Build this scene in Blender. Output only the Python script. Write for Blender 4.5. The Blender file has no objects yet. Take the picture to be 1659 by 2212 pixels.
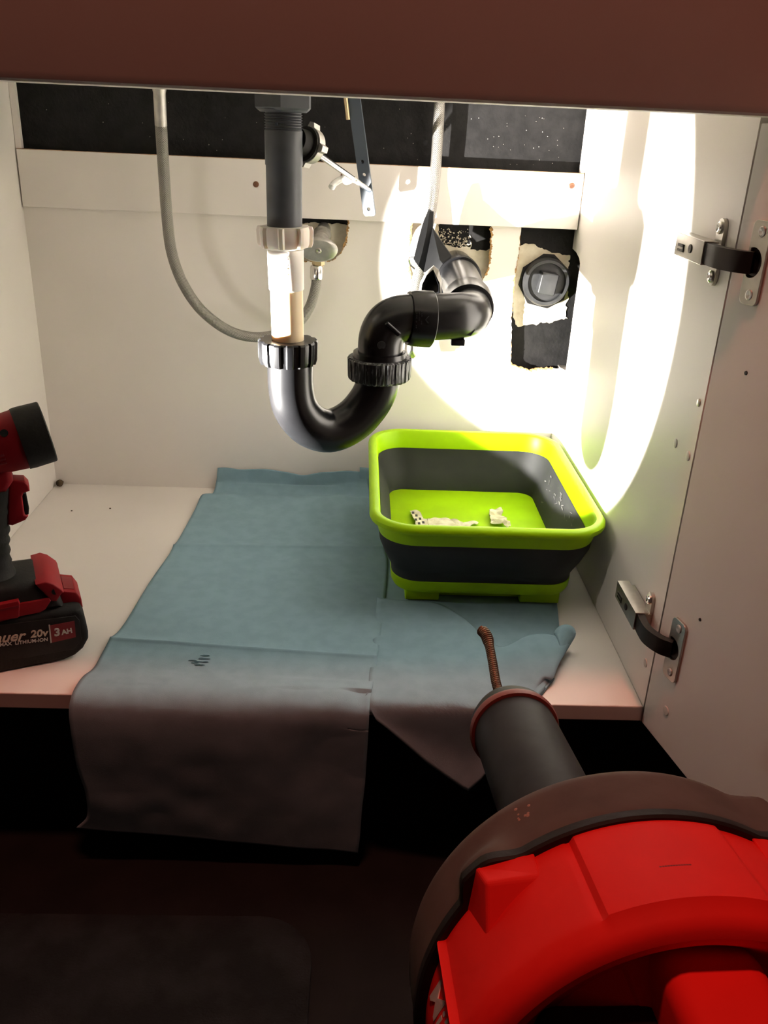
import bpy, bmesh, math, random
from mathutils import Vector, Matrix, noise

random.seed(7)
SC = bpy.context.scene
COL = SC.collection
V = Vector

# ------------------------------------------------------------------ camera
cam_d = bpy.data.cameras.new('camera')
cam = bpy.data.objects.new('camera', cam_d)
COL.objects.link(cam)
cam_d.sensor_fit = 'VERTICAL'
cam_d.sensor_height = 36.0
cam_d.lens = 36.0 * 1876.2 / 2212.0
cam_d.clip_start = 0.01
_r = V((0.998884, -0.021695, 0.041946)); _u = V((-0.029422, 0.408878, 0.912115)); _f = V((0.036939, 0.912331, -0.407784))
cam.matrix_world = Matrix(((_r.x, _u.x, -_f.x, 0.45209), (_r.y, _u.y, -_f.y, -0.70947), (_r.z, _u.z, -_f.z, 0.52255), (0, 0, 0, 1)))
SC.camera = cam

# ------------------------------------------------------------------ world, room lamp, exposure
world = bpy.data.worlds.new('dim_room'); SC.world = world
world.use_nodes = True
world.node_tree.nodes['Background'].inputs[0].default_value = (1.0, 0.50, 0.38, 1)
world.node_tree.nodes['Background'].inputs[1].default_value = 0.022
SC.view_settings.view_transform = 'Standard'
SC.view_settings.look = 'None'
SC.view_settings.gamma = 1.0
SC.view_settings.use_curve_mapping = False
SC.view_settings.exposure = 0.0

def area_light(name, loc, target, size, power, color):
    l = bpy.data.lights.new(name, 'AREA'); l.shape = 'DISK'; l.size = size; l.energy = power; l.color = color
    o = bpy.data.objects.new(name, l); COL.objects.link(o)
    o.location = loc
    o.rotation_euler = (V(target) - V(loc)).to_track_quat('-Z', 'Y').to_euler()
    return o
# warm bulb of the dark room, on the ceiling behind the camera
area_light('ceiling_lamp', (0.40, -0.25, 2.20), (0.5, -0.30, 0.0), 0.16, 16.5, (1.0, 0.31, 0.21))

# the work light's beam: origin and direction
BEAM_O = V((0.156, 0.0952, 0.2377))
BEAM_D = V((0.8810, 0.4370, 0.1800)).normalized()
BEAM_POWER = 128.0
SPILL_POWER = 0.8

# ------------------------------------------------------------------ materials
def mat(name, col, rough=0.5, metal=0.0, var=0.0, vscale=30.0, bump=0.0, bscale=200.0, spec=0.5, col2=None, sub=0.0, trans=0.0):
    m = bpy.data.materials.new(name); m.use_nodes = True
    nt = m.node_tree; b = nt.nodes['Principled BSDF']
    b.inputs['Base Color'].default_value = (*col, 1)
    b.inputs['Roughness'].default_value = rough
    b.inputs['Metallic'].default_value = metal
    b.inputs['Specular IOR Level'].default_value = spec
    if sub:
        b.inputs['Subsurface Weight'].default_value = sub
        b.inputs['Subsurface Radius'].default_value = (0.01, 0.007, 0.004)
        b.inputs['Subsurface Scale'].default_value = 0.5
    if trans:
        b.inputs['Transmission Weight'].default_value = trans
    if var or col2 or bump:
        tc = nt.nodes.new('ShaderNodeTexCoord')
    if var or col2:
        n = nt.nodes.new('ShaderNodeTexNoise'); n.inputs['Scale'].default_value = vscale
        n.inputs['Detail'].default_value = 6
        nt.links.new(tc.outputs['Object'], n.inputs['Vector'])
        r = nt.nodes.new('ShaderNodeValToRGB')
        c2 = col2 or tuple(c * (1 - var) for c in col)
        r.color_ramp.elements[0].position = 0.38; r.color_ramp.elements[1].position = 0.62
        r.color_ramp.elements[0].color = (*c2, 1); r.color_ramp.elements[1].color = (*col, 1)
        nt.links.new(n.outputs['Fac'], r.inputs['Fac'])
        nt.links.new(r.outputs['Color'], b.inputs['Base Color'])
    if bump:
        n2 = nt.nodes.new('ShaderNodeTexNoise'); n2.inputs['Scale'].default_value = bscale
        n2.inputs['Detail'].default_value = 3
        nt.links.new(tc.outputs['Object'], n2.inputs['Vector'])
        bp = nt.nodes.new('ShaderNodeBump'); bp.inputs['Strength'].default_value = bump
        bp.inputs['Distance'].default_value = 0.001
        nt.links.new(n2.outputs['Fac'], bp.inputs['Height'])
        nt.links.new(bp.outputs['Normal'], b.inputs['Normal'])
    return m

def mat_braid(name, col, rough, lines_u, lines_v):
    """woven metal sleeve: two crossing families of strands in the UV of a swept tube"""
    m = bpy.data.materials.new(name); m.use_nodes = True
    nt = m.node_tree; b = nt.nodes['Principled BSDF']
    b.inputs['Base Color'].default_value = (*col, 1); b.inputs['Metallic'].default_value = 0.75
    b.inputs['Roughness'].default_value = rough
    uv = nt.nodes.new('ShaderNodeUVMap')
    hs = []
    for sgn in (1, -1):
        mp = nt.nodes.new('ShaderNodeMapping'); mp.inputs['Scale'].default_value = (lines_u, lines_v * sgn, 1)
        nt.links.new(uv.outputs['UV'], mp.inputs['Vector'])
        w = nt.nodes.new('ShaderNodeTexWave'); w.bands_direction = 'DIAGONAL'; w.inputs['Scale'].default_value = 1.0
        nt.links.new(mp.outputs['Vector'], w.inputs['Vector'])
        hs.append(w.outputs['Fac'])
    mx = nt.nodes.new('ShaderNodeMath'); mx.operation = 'MAXIMUM'
    nt.links.new(hs[0], mx.inputs[0]); nt.links.new(hs[1], mx.inputs[1])
    bp = nt.nodes.new('ShaderNodeBump'); bp.inputs['Strength'].default_value = 0.8; bp.inputs['Distance'].default_value = 0.0008
    nt.links.new(mx.outputs[0], bp.inputs['Height']); nt.links.new(bp.outputs['Normal'], b.inputs['Normal'])
    r = nt.nodes.new('ShaderNodeValToRGB')
    r.color_ramp.elements[0].color = (*[c * 0.45 for c in col], 1); r.color_ramp.elements[1].color = (*col, 1)
    nt.links.new(mx.outputs[0], r.inputs['Fac']); nt.links.new(r.outputs['Color'], b.inputs['Base Color'])
    return m

def mat_emit(name, col, s):
    m = bpy.data.materials.new(name); m.use_nodes = True
    b = m.node_tree.nodes['Principled BSDF']
    b.inputs['Base Color'].default_value = (*col, 1)
    b.inputs['Emission Color'].default_value = (*col, 1); b.inputs['Emission Strength'].default_value = s
    return m

M = dict(
    melamine=mat('white_melamine', (0.87, 0.815, 0.765), 0.42, var=0.04, vscale=6, bump=0.04, bscale=60, spec=0.35),
    rail=mat('white_rail', (0.92, 0.85, 0.78), 0.5, var=0.04, vscale=8, spec=0.3),
    edge=mat('raw_board_edge', (0.50, 0.30, 0.16), 0.9, var=0.4, vscale=160),
    fray=mat('frayed_fibreboard', (0.52, 0.30, 0.12), 0.95, var=0.45, vscale=220, bump=0.6),
    black_wall=mat('black_painted_wall', (0.012, 0.011, 0.011), 0.75, var=0.5, vscale=70, bump=0.5, bscale=260, spec=0.3),
    plaster=mat('cream_filler', (0.74, 0.68, 0.55), 0.9, col2=(0.55, 0.47, 0.34), vscale=45, bump=0.5, bscale=150, spec=0.2),
    scrape=mat('pale_scrape', (0.36, 0.22, 0.17), 0.8),
    speck=mat('pale_dust', (0.5, 0.47, 0.42), 0.9),
    room_floor=mat('dark_floor', (0.008, 0.007, 0.0065), 0.7, var=0.4, vscale=20, bump=0.2, spec=0.2),
    mat_rug=mat('brown_grey_mat', (0.022, 0.026, 0.027), 0.98, var=0.35, vscale=28, bump=0.9, bscale=420, spec=0.1),
    kick=mat('black_toe_kick', (0.006, 0.006, 0.006), 0.7, spec=0.2),
    abs=mat('black_abs', (0.0085, 0.0085, 0.0095), 0.27, var=0.25, vscale=25, bump=0.05, bscale=90),
    abs_scuff=mat('scuffed_black_abs', (0.03, 0.03, 0.032), 0.5, col2=(0.012, 0.012, 0.013), vscale=60, bump=0.4, bscale=180),
    grey_pvc=mat('grey_pvc', (0.085, 0.094, 0.105), 0.48, var=0.2, vscale=40, bump=0.08, bscale=150),
    white_pp=mat('white_polypropylene', (0.80, 0.76, 0.70), 0.42, sub=0.15),
    cream_pp=mat('cream_polypropylene', (0.82, 0.66, 0.42), 0.42, sub=0.25),
    nut_pp=mat('ivory_nut', (0.92, 0.85, 0.77), 0.45, sub=0.3),
    chrome=mat('chrome', (0.72, 0.71, 0.68), 0.22, 1.0),
    dull_chrome=mat('dull_chrome', (0.58, 0.56, 0.52), 0.42, 0.75, var=0.2, vscale=90),
    brass=mat('brass', (0.60, 0.48, 0.28), 0.4, 0.8),
    screw=mat('rusty_screw', (0.26, 0.12, 0.07), 0.5, 0.5, var=0.4, vscale=300),
    strap=mat('grey_plastic_strap', (0.045, 0.062, 0.085), 0.45, bump=0.05),
    clear=mat('milky_plastic', (0.75, 0.74, 0.70), 0.25, trans=0.35),
    hinge_dark=mat('dark_hinge_arm', (0.035, 0.028, 0.024), 0.45, 0.7),
    nickel=mat('nickel', (0.50, 0.47, 0.42), 0.32, 0.9, var=0.1, vscale=100),
    white_cap=mat('white_cap', (0.72, 0.68, 0.62), 0.5),
    lime=mat('lime_plastic', (0.38, 0.66, 0.001), 0.42, col2=(0.33, 0.56, 0.002), vscale=16, spec=0.2),
    silicone=mat('charcoal_silicone', (0.017, 0.017, 0.018), 0.65, col2=(0.026, 0.026, 0.026), vscale=14, bump=0.08, bscale=60, spec=0.35),
    paper=mat('torn_paper', (0.66, 0.62, 0.48), 0.9, col2=(0.5, 0.45, 0.3), vscale=90, bump=0.3),
    ink=mat('print_ink', (0.03, 0.03, 0.025), 0.8),
    towel=mat('blue_shop_towel', (0.265, 0.405, 0.475), 0.95, var=0.08, vscale=60, bump=0.12, bscale=900, spec=0.08),
    towel_stain=mat('wet_spot', (0.035, 0.10, 0.13), 0.6, var=0.3, vscale=200),
    red=mat('red_plastic', (0.90, 0.022, 0.018), 0.62, var=0.08, vscale=25, bump=0.06, bscale=300, spec=0.12),
    bauer_red=mat('worklight_red', (0.30, 0.008, 0.014), 0.55, var=0.1, vscale=40, spec=0.25),
    label_red=mat('label_red', (0.22, 0.008, 0.014), 0.5),
    rubber=mat('black_rubber', (0.017, 0.016, 0.015), 0.62, var=0.3, vscale=50, bump=0.2, bscale=250, spec=0.3),
    grip_rubber=mat('grip_rubber', (0.020, 0.019, 0.018), 0.7, var=0.3, vscale=60, bump=0.3, bscale=350, spec=0.25),
    drum_band=mat('drum_band_plastic', (0.115, 0.092, 0.080), 0.75, var=0.2, vscale=35, bump=0.1, bscale=200, spec=0.1),
    tube_grey=mat('worn_grey_tube', (0.022, 0.023, 0.025), 0.6, 0.0, spec=0.2, var=0.3, vscale=50, bump=0.1, bscale=120),
    oring=mat('red_brown_ring', (0.20, 0.035, 0.025), 0.5),
    cable=mat('rusty_spring_steel', (0.19, 0.115, 0.07), 0.45, 0.8, var=0.4, vscale=120),
    letter=mat('pale_lettering', (0.62, 0.58, 0.54), 0.6),
    letter_warm=mat('cream_lettering', (0.66, 0.55, 0.44), 0.6),
    glass=mat('lamp_reflector', (0.8, 0.8, 0.8), 0.15, 0.9),
    led=mat_emit('led_face', (1.0, 0.97, 0.92), 6.0),
    ceramic=mat('white_ceramic', (0.75, 0.72, 0.68), 0.15),
    crumb=mat('brown_crumb', (0.10, 0.065, 0.03), 0.9, var=0.4, vscale=300),
    plug_grey=mat('dusty_black_plug', (0.045, 0.046, 0.048), 0.4, var=0.3, vscale=60),
    scuff_pale=mat('dried_scuff', (0.13, 0.125, 0.12), 0.9, var=0.4, vscale=200),
    flap=mat('matt_black_rubber', (0.006, 0.006, 0.0065), 0.55, var=0.3, vscale=40, bump=0.15, spec=0.15),
    hose=mat_braid('braided_steel', (0.36, 0.34, 0.31), 0.36, 260.0, 10.0),
)

def mat_streak(name):
    m = mat(name, (0.012, 0.012, 0.013), 0.45)
    nt = m.node_tree; b = nt.nodes['Principled BSDF']
    tc = nt.nodes.new('ShaderNodeTexCoord'); mp = nt.nodes.new('ShaderNodeMapping'); mp.inputs['Scale'].default_value = (420, 420, 60)
    mp.inputs['Rotation'].default_value = (0, 0.12, 0)
    n = nt.nodes.new('ShaderNodeTexNoise'); n.inputs['Scale'].default_value = 1.0; n.inputs['Detail'].default_value = 4
    r = nt.nodes.new('ShaderNodeValToRGB')
    r.color_ramp.elements[0].position = 0.50; r.color_ramp.elements[1].position = 0.66
    r.color_ramp.elements[0].color = (0.012, 0.012, 0.013, 1); r.color_ramp.elements[1].color = (0.30, 0.31, 0.32, 1)
    nt.links.new(tc.outputs['Object'], mp.inputs['Vector']); nt.links.new(mp.outputs['Vector'], n.inputs['Vector'])
    nt.links.new(n.outputs['Fac'], r.inputs['Fac']); nt.links.new(r.outputs['Color'], b.inputs['Base Color'])
    return m
M['nut_streak'] = mat_streak('scraped_black_nut')

# ------------------------------------------------------------------ object helpers
def obj(name, verts, faces, material, parent=None, smooth=35, uv=None):
    me = bpy.data.meshes.new(name)
    me.from_pydata([tuple(v) for v in verts], [], faces)
    me.validate(); me.update()
    if uv:
        ul = me.uv_layers.new(name='UVMap')
        for p in me.polygons:
            for li, q in zip(p.loop_indices, uv[p.index]):
                ul.data[li].uv = q
    bm = bmesh.new(); bm.from_mesh(me)
    bmesh.ops.recalc_face_normals(bm, faces=bm.faces); bm.to_mesh(me); bm.free()
    if smooth:
        me.shade_smooth(); me.set_sharp_from_angle(angle=math.radians(smooth))
    return link(name, me, material, parent)

def link(name, me, material, parent=None):
    if material is not None and not me.materials:
        me.materials.append(M[material])
    o = bpy.data.objects.new(name, me); COL.objects.link(o)
    if parent is not None:
        put(o, parent)
    return o

def put(o, parent):
    bpy.context.view_layer.update()
    o.parent = parent
    o.matrix_parent_inverse = parent.matrix_world.inverted()

def tag(o, label=None, cat=None, group=None, kind=None):
    if label: o['label'] = label
    if cat: o['category'] = cat
    if group: o['group'] = group
    if kind: o['kind'] = kind
    return o

def thing(name, label, cat, loc):
    o = bpy.data.objects.new(name, None); COL.objects.link(o)
    o.location = loc; o.empty_display_size = 0.02
    bpy.context.view_layer.update()
    return tag(o, label, cat)

class MB:
    """collects shapes, builds them as one mesh"""
    def __init__(s): s.v = []; s.f = []; s.uv = []
    def add(s, vs, fs, uv=None):
        k = len(s.v); s.v += [V(a) for a in vs]; s.f += [tuple(i + k for i in f) for f in fs]
        s.uv += uv if uv else [[(0, 0)] * len(f) for f in fs]
        return s
    def build(s, name, material, parent=None, smooth=35):
        return obj(name, s.v, s.f, material, parent, smooth, s.uv)
    def box(s, lo, hi, bev=0.0, X=None):
        b = bevel_box(lo, hi, bev)
        vs = [X @ V(a) for a in b[0]] if X else b[0]
        return s.add(vs, b[1])
    def tube(s, path, rad, n=24, caps=True, twist=None):
        a = sweep(path, rad, n, caps); return s.add(*a)
    def lathe(s, prof, O, A, n=40, ref=None, caps=True):
        a = lathe(prof, O, A, n, ref, caps); return s.add(*a)
    def prism(s, pts, d):
        a = prism(pts, d); return s.add(*a)

def bevel_box(lo, hi, bev=0.0):
    bm = bmesh.new()
    vs = [bm.verts.new((x, y, z)) for x in (lo[0], hi[0]) for y in (lo[1], hi[1]) for z in (lo[2], hi[2])]
    for f in ((0, 1, 3, 2), (4, 6, 7, 5), (0, 4, 5, 1), (2, 3, 7, 6), (0, 2, 6, 4), (1, 5, 7, 3)):
        bm.faces.new([vs[i] for i in f])
    if bev:
        bmesh.ops.bevel(bm, geom=bm.edges[:], offset=bev, segments=3, profile=0.5, affect='EDGES')
    bm.verts.index_update()
    r = ([v.co.copy() for v in bm.verts], [tuple(v.index for v in f.verts) for f in bm.faces])
    bm.free(); return r

def catmull(pts, n):
    """n samples on a smooth curve through pts, even in arc length"""
    P = [V(p) for p in pts]
    if len(P) == 2:
        return [P[0].lerp(P[1], i / (n - 1)) for i in range(n)]
    P = [P[0] * 2 - P[1]] + P + [P[-1] * 2 - P[-2]]
    fine = []
    for i in range(1, len(P) - 2):
        for k in range(16):
            t = k / 16
            a, b, c, d = P[i - 1], P[i], P[i + 1], P[i + 2]
            fine.append(0.5 * ((2 * b) + (c - a) * t + (2 * a - 5 * b + 4 * c - d) * t * t + (3 * b - a - 3 * c + d) * t ** 3))
    fine.append(P[-2])
    return resample(fine, n)

def resample(fine, n):
    L = [0.0]
    for a, b in zip(fine, fine[1:]): L.append(L[-1] + (b - a).length)
    out = []; j = 0
    for i in range(n):
        t = L[-1] * i / (n - 1)
        while j < len(L) - 2 and L[j + 1] < t: j += 1
        h = L[j + 1] - L[j]
        out.append(fine[j].lerp(fine[j + 1], (t - L[j]) / h if h > 1e-9 else 0))
    return out

def frames(P):
    T = []
    for i in range(len(P)):
        T.append((P[min(i + 1, len(P) - 1)] - P[max(i - 1, 0)]).normalized())
    ref = V((0, 0, 1)) if abs(T[0].z) < 0.9 else V((0, 1, 0))
    n = (ref - T[0] * ref.dot(T[0])).normalized()
    out = []
    for t in T:
        n = (n - t * n.dot(t)).normalized(); out.append((t, n, t.cross(n)))
    return out

def sweep(path, rad, n=24, caps=True):
    P = [V(p) for p in path]; F = frames(P)
    vs, fs, uv = [], [], []
    L = [0.0]
    for a, b in zip(P, P[1:]): L.append(L[-1] + (b - a).length)
    for i, (p, (t, a, b)) in enumerate(zip(P, F)):
        r = rad(i / (len(P) - 1)) if callable(rad) else rad
        for k in range(n):
            q = 2 * math.pi * k / n
            vs.append(p + a * (r * math.cos(q)) + b * (r * math.sin(q)))
    for i in range(len(P) - 1):
        for k in range(n):
            k2 = (k + 1) % n
            fs.append((i * n + k, i * n + k2, (i + 1) * n + k2, (i + 1) * n + k))
            uv.append([(L[i], k / n), (L[i], (k + 1) / n), (L[i + 1], (k + 1) / n), (L[i + 1], k / n)])
    if caps:
        fs.append(tuple(range(n))); uv.append([(0, 0)] * n)
        e = (len(P) - 1) * n
        fs.append(tuple(e + k for k in range(n))); uv.append([(0, 0)] * n)
    return vs, fs, uv

def basis(A, ref=None):
    A = V(A).normalized()
    ref = V(ref) if ref else (V((0, 0, 1)) if abs(A.z) < 0.9 else V((1, 0, 0)))
    X = (ref - A * ref.dot(A)).normalized()
    return X, A.cross(X), A

def lathe(prof, O, A, n=40, ref=None, caps=True, rmod=None):
    """prof: (distance along A, radius); rmod(angle, index) adds to the radius"""
    X, Y, A = basis(A, ref); O = V(O)
    vs, fs = [], []
    for i, (s, r) in enumerate(prof):
        for k in range(n):
            q = 2 * math.pi * k / n
            rr = r + (rmod(q, i) if rmod else 0)
            vs.append(O + A * s + X * (rr * math.cos(q)) + Y * (rr * math.sin(q)))
    for i in range(len(prof) - 1):
        for k in range(n):
            k2 = (k + 1) % n
            fs.append((i * n + k, i * n + k2, (i + 1) * n + k2, (i + 1) * n + k))
    if caps:
        if prof[0][1] > 1e-6: fs.append(tuple(range(n)))
        if prof[-1][1] > 1e-6:
            e = (len(prof) - 1) * n; fs.append(tuple(e + k for k in range(n)))
    return vs, fs

def prism(pts, d):
    """polygon (3D points) pushed along d"""
    d = V(d); P = [V(p) for p in pts]; n = len(P)
    vs = P + [p + d for p in P]
    fs = [tuple(range(n)), tuple(range(2 * n - 1, n - 1, -1))]
    fs += [(i, (i + 1) % n, n + (i + 1) % n, n + i) for i in range(n)]
    return vs, fs

def plate(outline, holes, O, X, Y, thick, name, material, parent=None, bev=0.0, smooth=35):
    """flat plate with holes: 2D outline in the frame O, X, Y, filled and given thickness"""
    cu = bpy.data.curves.new(name, 'CURVE'); cu.dimensions = '2D'; cu.fill_mode = 'BOTH'
    cu.extrude = thick / 2; cu.bevel_depth = bev; cu.bevel_resolution = 1
    for loop in [outline] + list(holes):
        sp = cu.splines.new('POLY'); sp.points.add(len(loop) - 1); sp.use_cyclic_u = True
        for p, q in zip(sp.points, loop): p.co = (q[0], q[1], 0, 1)
    t = bpy.data.objects.new(name, cu); COL.objects.link(t)
    dg = bpy.context.evaluated_depsgraph_get()
    me = bpy.data.meshes.new_from_object(t.evaluated_get(dg))
    bpy.data.objects.remove(t); bpy.data.curves.remove(cu)
    X = V(X).normalized(); Y = V(Y).normalized(); Z = X.cross(Y); O = V(O)
    me.transform(Matrix(((X.x, Y.x, Z.x, O.x), (X.y, Y.y, Z.y, O.y), (X.z, Y.z, Z.z, O.z), (0, 0, 0, 1))))
    me.materials.clear(); me.name = name
    if smooth:
        me.shade_smooth(); me.set_sharp_from_angle(angle=math.radians(smooth))
    return link(name, me, material, parent)

def text(body, size, O, X, Y, material, name, parent, depth=0.0004, shear=0.0, bold=0.0, align='LEFT', warp=None):
    cu = bpy.data.curves.new(name, 'FONT'); cu.body = body; cu.size = size; cu.shear = shear
    cu.extrude = depth; cu.offset = bold; cu.align_x = align; cu.resolution_u = 3
    t = bpy.data.objects.new(name, cu); COL.objects.link(t)
    dg = bpy.context.evaluated_depsgraph_get()
    me = bpy.data.meshes.new_from_object(t.evaluated_get(dg))
    bpy.data.objects.remove(t); bpy.data.curves.remove(cu)
    if warp:
        for v in me.vertices: v.co = warp(v.co)
    else:
        X = V(X).normalized(); Y = V(Y).normalized(); Z = X.cross(Y); O = V(O)
        me.transform(Matrix(((X.x, Y.x, Z.x, O.x), (X.y, Y.y, Z.y, O.y), (X.z, Y.z, Z.z, O.z), (0, 0, 0, 1))))
    me.materials.clear()
    return link(name, me, material, parent)

def rough(loop, amp, step, seed=0, keep=None):
    """subdivide a closed 2D loop and roughen it: torn or sawn edges; keep(p) leaves points alone"""
    out = []
    n = len(loop)
    for i in range(n):
        a, b = loop[i], loop[(i + 1) % n]
        L = math.hypot(b[0] - a[0], b[1] - a[1]); k = max(1, int(L / step))
        for j in range(k):
            t = j / k; x = a[0] + (b[0] - a[0]) * t; y = a[1] + (b[1] - a[1]) * t
            if keep is None or not keep((x, y)):
                x += amp * noise.noise(V((x * 170 + seed, y * 170, 1.3))) * 1.6 + amp * 0.6 * noise.noise(V((x * 600 + seed, y * 600, 9.3)))
                y += amp * noise.noise(V((x * 170 + seed, y * 170, 7.7))) * 1.6 + amp * 0.6 * noise.noise(V((x * 600 + seed, y * 600, 4.1)))
            out.append((x, y))
    return out

# ================================================================== the setting
W, D = 0.75, 0.53
BX = V((1, 0, 0)); BZ = V((0, 0, 1))
FLOOR_Z = -0.20
wall = obj('wall_back', *bevel_box((-0.6, 0.548, FLOOR_Z), (1.5, 0.60, 1.0)), 'black_wall', smooth=0)
tag(wall, 'black painted wall behind the cabinet', kind='structure')
fl = obj('floor', *bevel_box((-1.2, -2.2, FLOOR_Z - 0.05), (2.2, 0.548, FLOOR_Z)), 'room_floor', smooth=0)
tag(fl, 'very dark floor in front of and under the cabinet', kind='structure')

# filler smeared on the black wall round the pipes, seen through the holes
def patch(pts, seed, amp=0.0022):
    P = rough([(p[0], p[2]) for p in pts], amp, 0.0022, seed)
    o = plate(P, [], (0, 0.5472, 0), BX, BZ, 0.0016, 'filler_patch', 'plaster', wall, smooth=0)
    return o
patch([(0.5050, 0.5470, 0.4055), (0.5580, 0.5470, 0.4076), (0.5635, 0.5470, 0.3740), (0.5866, 0.5470, 0.3687), (0.6064, 0.5470, 0.3726), (0.6081, 0.5470, 0.3677), (0.6452, 0.5470, 0.3679), (0.6526, 0.5470, 0.2911), (0.5109, 0.5470, 0.2857)], 3)
patch([(0.6636, 0.5470, 0.3730), (0.6931, 0.5470, 0.3779), (0.7204, 0.5470, 0.3677), (0.7485, 0.5470, 0.3638), (0.7497, 0.5470, 0.3339), (0.7547, 0.5470, 0.2750), (0.6845, 0.5470, 0.2616), (0.6780, 0.5470, 0.2721), (0.6653, 0.5470, 0.3306)], 9)
patch([(0.3639, 0.5470, 0.3920), (0.4021, 0.5470, 0.3947), (0.4467, 0.5470, 0.3934), (0.4488, 0.5470, 0.3223), (0.3640, 0.5470, 0.3190)], 21, 0.0014)
# splatter where the filler thins out at the top of the middle hole
sp = MB(); rnd = random.Random(5)
for i in range(170):
    px = rnd.uniform(0, 1); pz = rnd.random() ** 1.7
    a = V((0.5603, 0.5464, 0.3721)); b = V((0.6077, 0.5464, 0.3715)); c = V((0.5588, 0.5464, 0.3943))
    p = a + (b - a) * px + (c - a) * pz
    r = rnd.uniform(0.0006, 0.0022) * (1 - 0.5 * pz)
    k = rnd.randint(4, 6); ph = rnd.random() * 6
    sp.add(*prism([p + BX * (r * rnd.uniform(.5, 1.3) * math.cos(ph + 6.283 * j / k)) + BZ * (r * rnd.uniform(.5, 1.3) * math.sin(ph + 6.283 * j / k)) for j in range(k)], (0, 0.001, 0)))
tag(sp.build('filler_splatter', 'plaster', wall, 0), kind='stuff')
sp = MB()
for i in range(60):
    p = V((rnd.uniform(0.02, 0.74), 0.5472, rnd.uniform(0.478, 0.545))); r = rnd.uniform(0.0003, 0.0008)
    if i > 35: p.x = rnd.uniform(0.62, 0.74)
    sp.add(*prism([p + BX * (r * math.cos(t)) + BZ * (r * math.sin(t)) for t in (0, 2, 4)], (0, 0.0012, 0)))
tag(sp.build('dust_specks', 'speck', wall, 0), kind='stuff')

# floor mat in front of the toe kick
m = MB()
def mat_pt(x, y): return (x, y, FLOOR_Z)
mo = []
x1, y1 = 0.425, -0.094; x0, y0 = -0.35, -0.75; rr = 0.05
for cx, cy, a0 in ((x1 - rr, y1 - rr, 0), (x0 + rr, y1 - rr, 90), (x0 + rr, y0 + rr, 180), (x1 - rr, y0 + rr, 270)):
    for k in range(9):
        q = math.radians(a0 + 90 * k / 8); mo.append((cx + rr * math.cos(q), cy + rr * math.sin(q)))
o = plate(mo, [], (0, 0, FLOOR_Z + 0.005), (1, 0, 0), (0, 1, 0), 0.006, 'floor_mat', 'mat_rug', bev=0.002)
tag(o, 'dark brown-grey floor mat with a rounded corner below the cabinet', 'mat')

# ================================================================== the vanity cabinet
cab = thing('vanity_cabinet', 'white vanity cabinet under the sink with cut back panel and open door', 'cabinet', (0.375, 0.26, FLOOR_Z))
# sides; the right one is notched beside the wall pipe
MB().box((-0.018, 0, -0.018), (0, 0.546, 0.60), 0.0008).build('side_panel', 'melamine', cab, 0)
rs = [(0.0, -0.018), (0.546, -0.018), (0.546, 0.208)]
rs += [(0.53, 0.208), (0.4946, 0.2133), (0.4935, 0.25), (0.494, 0.30), (0.4925, 0.335), (0.4918, 0.361), (0.50, 0.367), (0.520, 0.372), (0.546, 0.374)]
rs += [(0.546, 0.60), (0.0, 0.60)]
plate(rs, [], (W + 0.009, 0, 0), (0, 1, 0), (0, 0, 1), 0.018, 'side_panel', 'melamine', cab, smooth=0)
MB().box((0, 0, -0.018), (W, 0.545, 0), 0.0012).build('bottom_panel', 'melamine', cab, 0)
MB().box((-0.018, 0.045, FLOOR_Z), (W + 0.018, 0.53, -0.018)).build('toe_kick', 'kick', cab, 0)
# back panel with three rough cut-outs
h1 = [((0.3651, 0.5300, 0.4027)), (0.4352, 0.5300, 0.4043), (0.4344, 0.5300, 0.3862), (0.4328, 0.5300, 0.3740), (0.4275, 0.5300, 0.3585), (0.4175, 0.5300, 0.3488), (0.4073, 0.5300, 0.3453), (0.3651, 0.5300, 0.3436)]
h2 = [(0.5219, 0.5300, 0.4078), (0.6303, 0.5300, 0.4121), (0.6336, 0.5300, 0.3634), (0.6327, 0.5300, 0.3447), (0.6243, 0.5300, 0.3222), (0.6061, 0.5300, 0.3055), (0.5375, 0.5300, 0.3029), (0.5228, 0.5300, 0.3341), (0.5211, 0.5300, 0.3775)]
h3 = [(0.6720, 0.5300, 0.4138), (0.7176, 0.5300, 0.4156), (0.7499, 0.53, 0.42), (0.7499, 0.53, 0.206), (0.7196, 0.5300, 0.2063), (0.7064, 0.5300, 0.2024), (0.6777, 0.5300, 0.2096), (0.6710, 0.5300, 0.2753), (0.6702, 0.5300, 0.3335), (0.6728, 0.5300, 0.3587)]
holes = []
for i, h in enumerate((h1, h2, h3)):
    holes.append(rough([(p[0], p[2]) for p in h], 0.0011, 0.003, i * 11.0, keep=lambda p: p[0] > 0.7485 or p[1] > 0.408))
rot = max(i for i, p in enumerate(holes[2]) if p[0] > 0.7485) + 1
h3r = [p for p in holes[2][rot:] + holes[2][:rot] if p[0] < 0.7485]
outer = [(0, 0), (W, 0), (W, 0.206)] + h3r + [(W, 0.42), (W, 0.468), (0, 0.468)]
back = plate(outer, holes[:2], (0, D + 0.0016, 0), BX, BZ, 0.0032, 'back_panel', 'melamine', cab, smooth=0)
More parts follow.
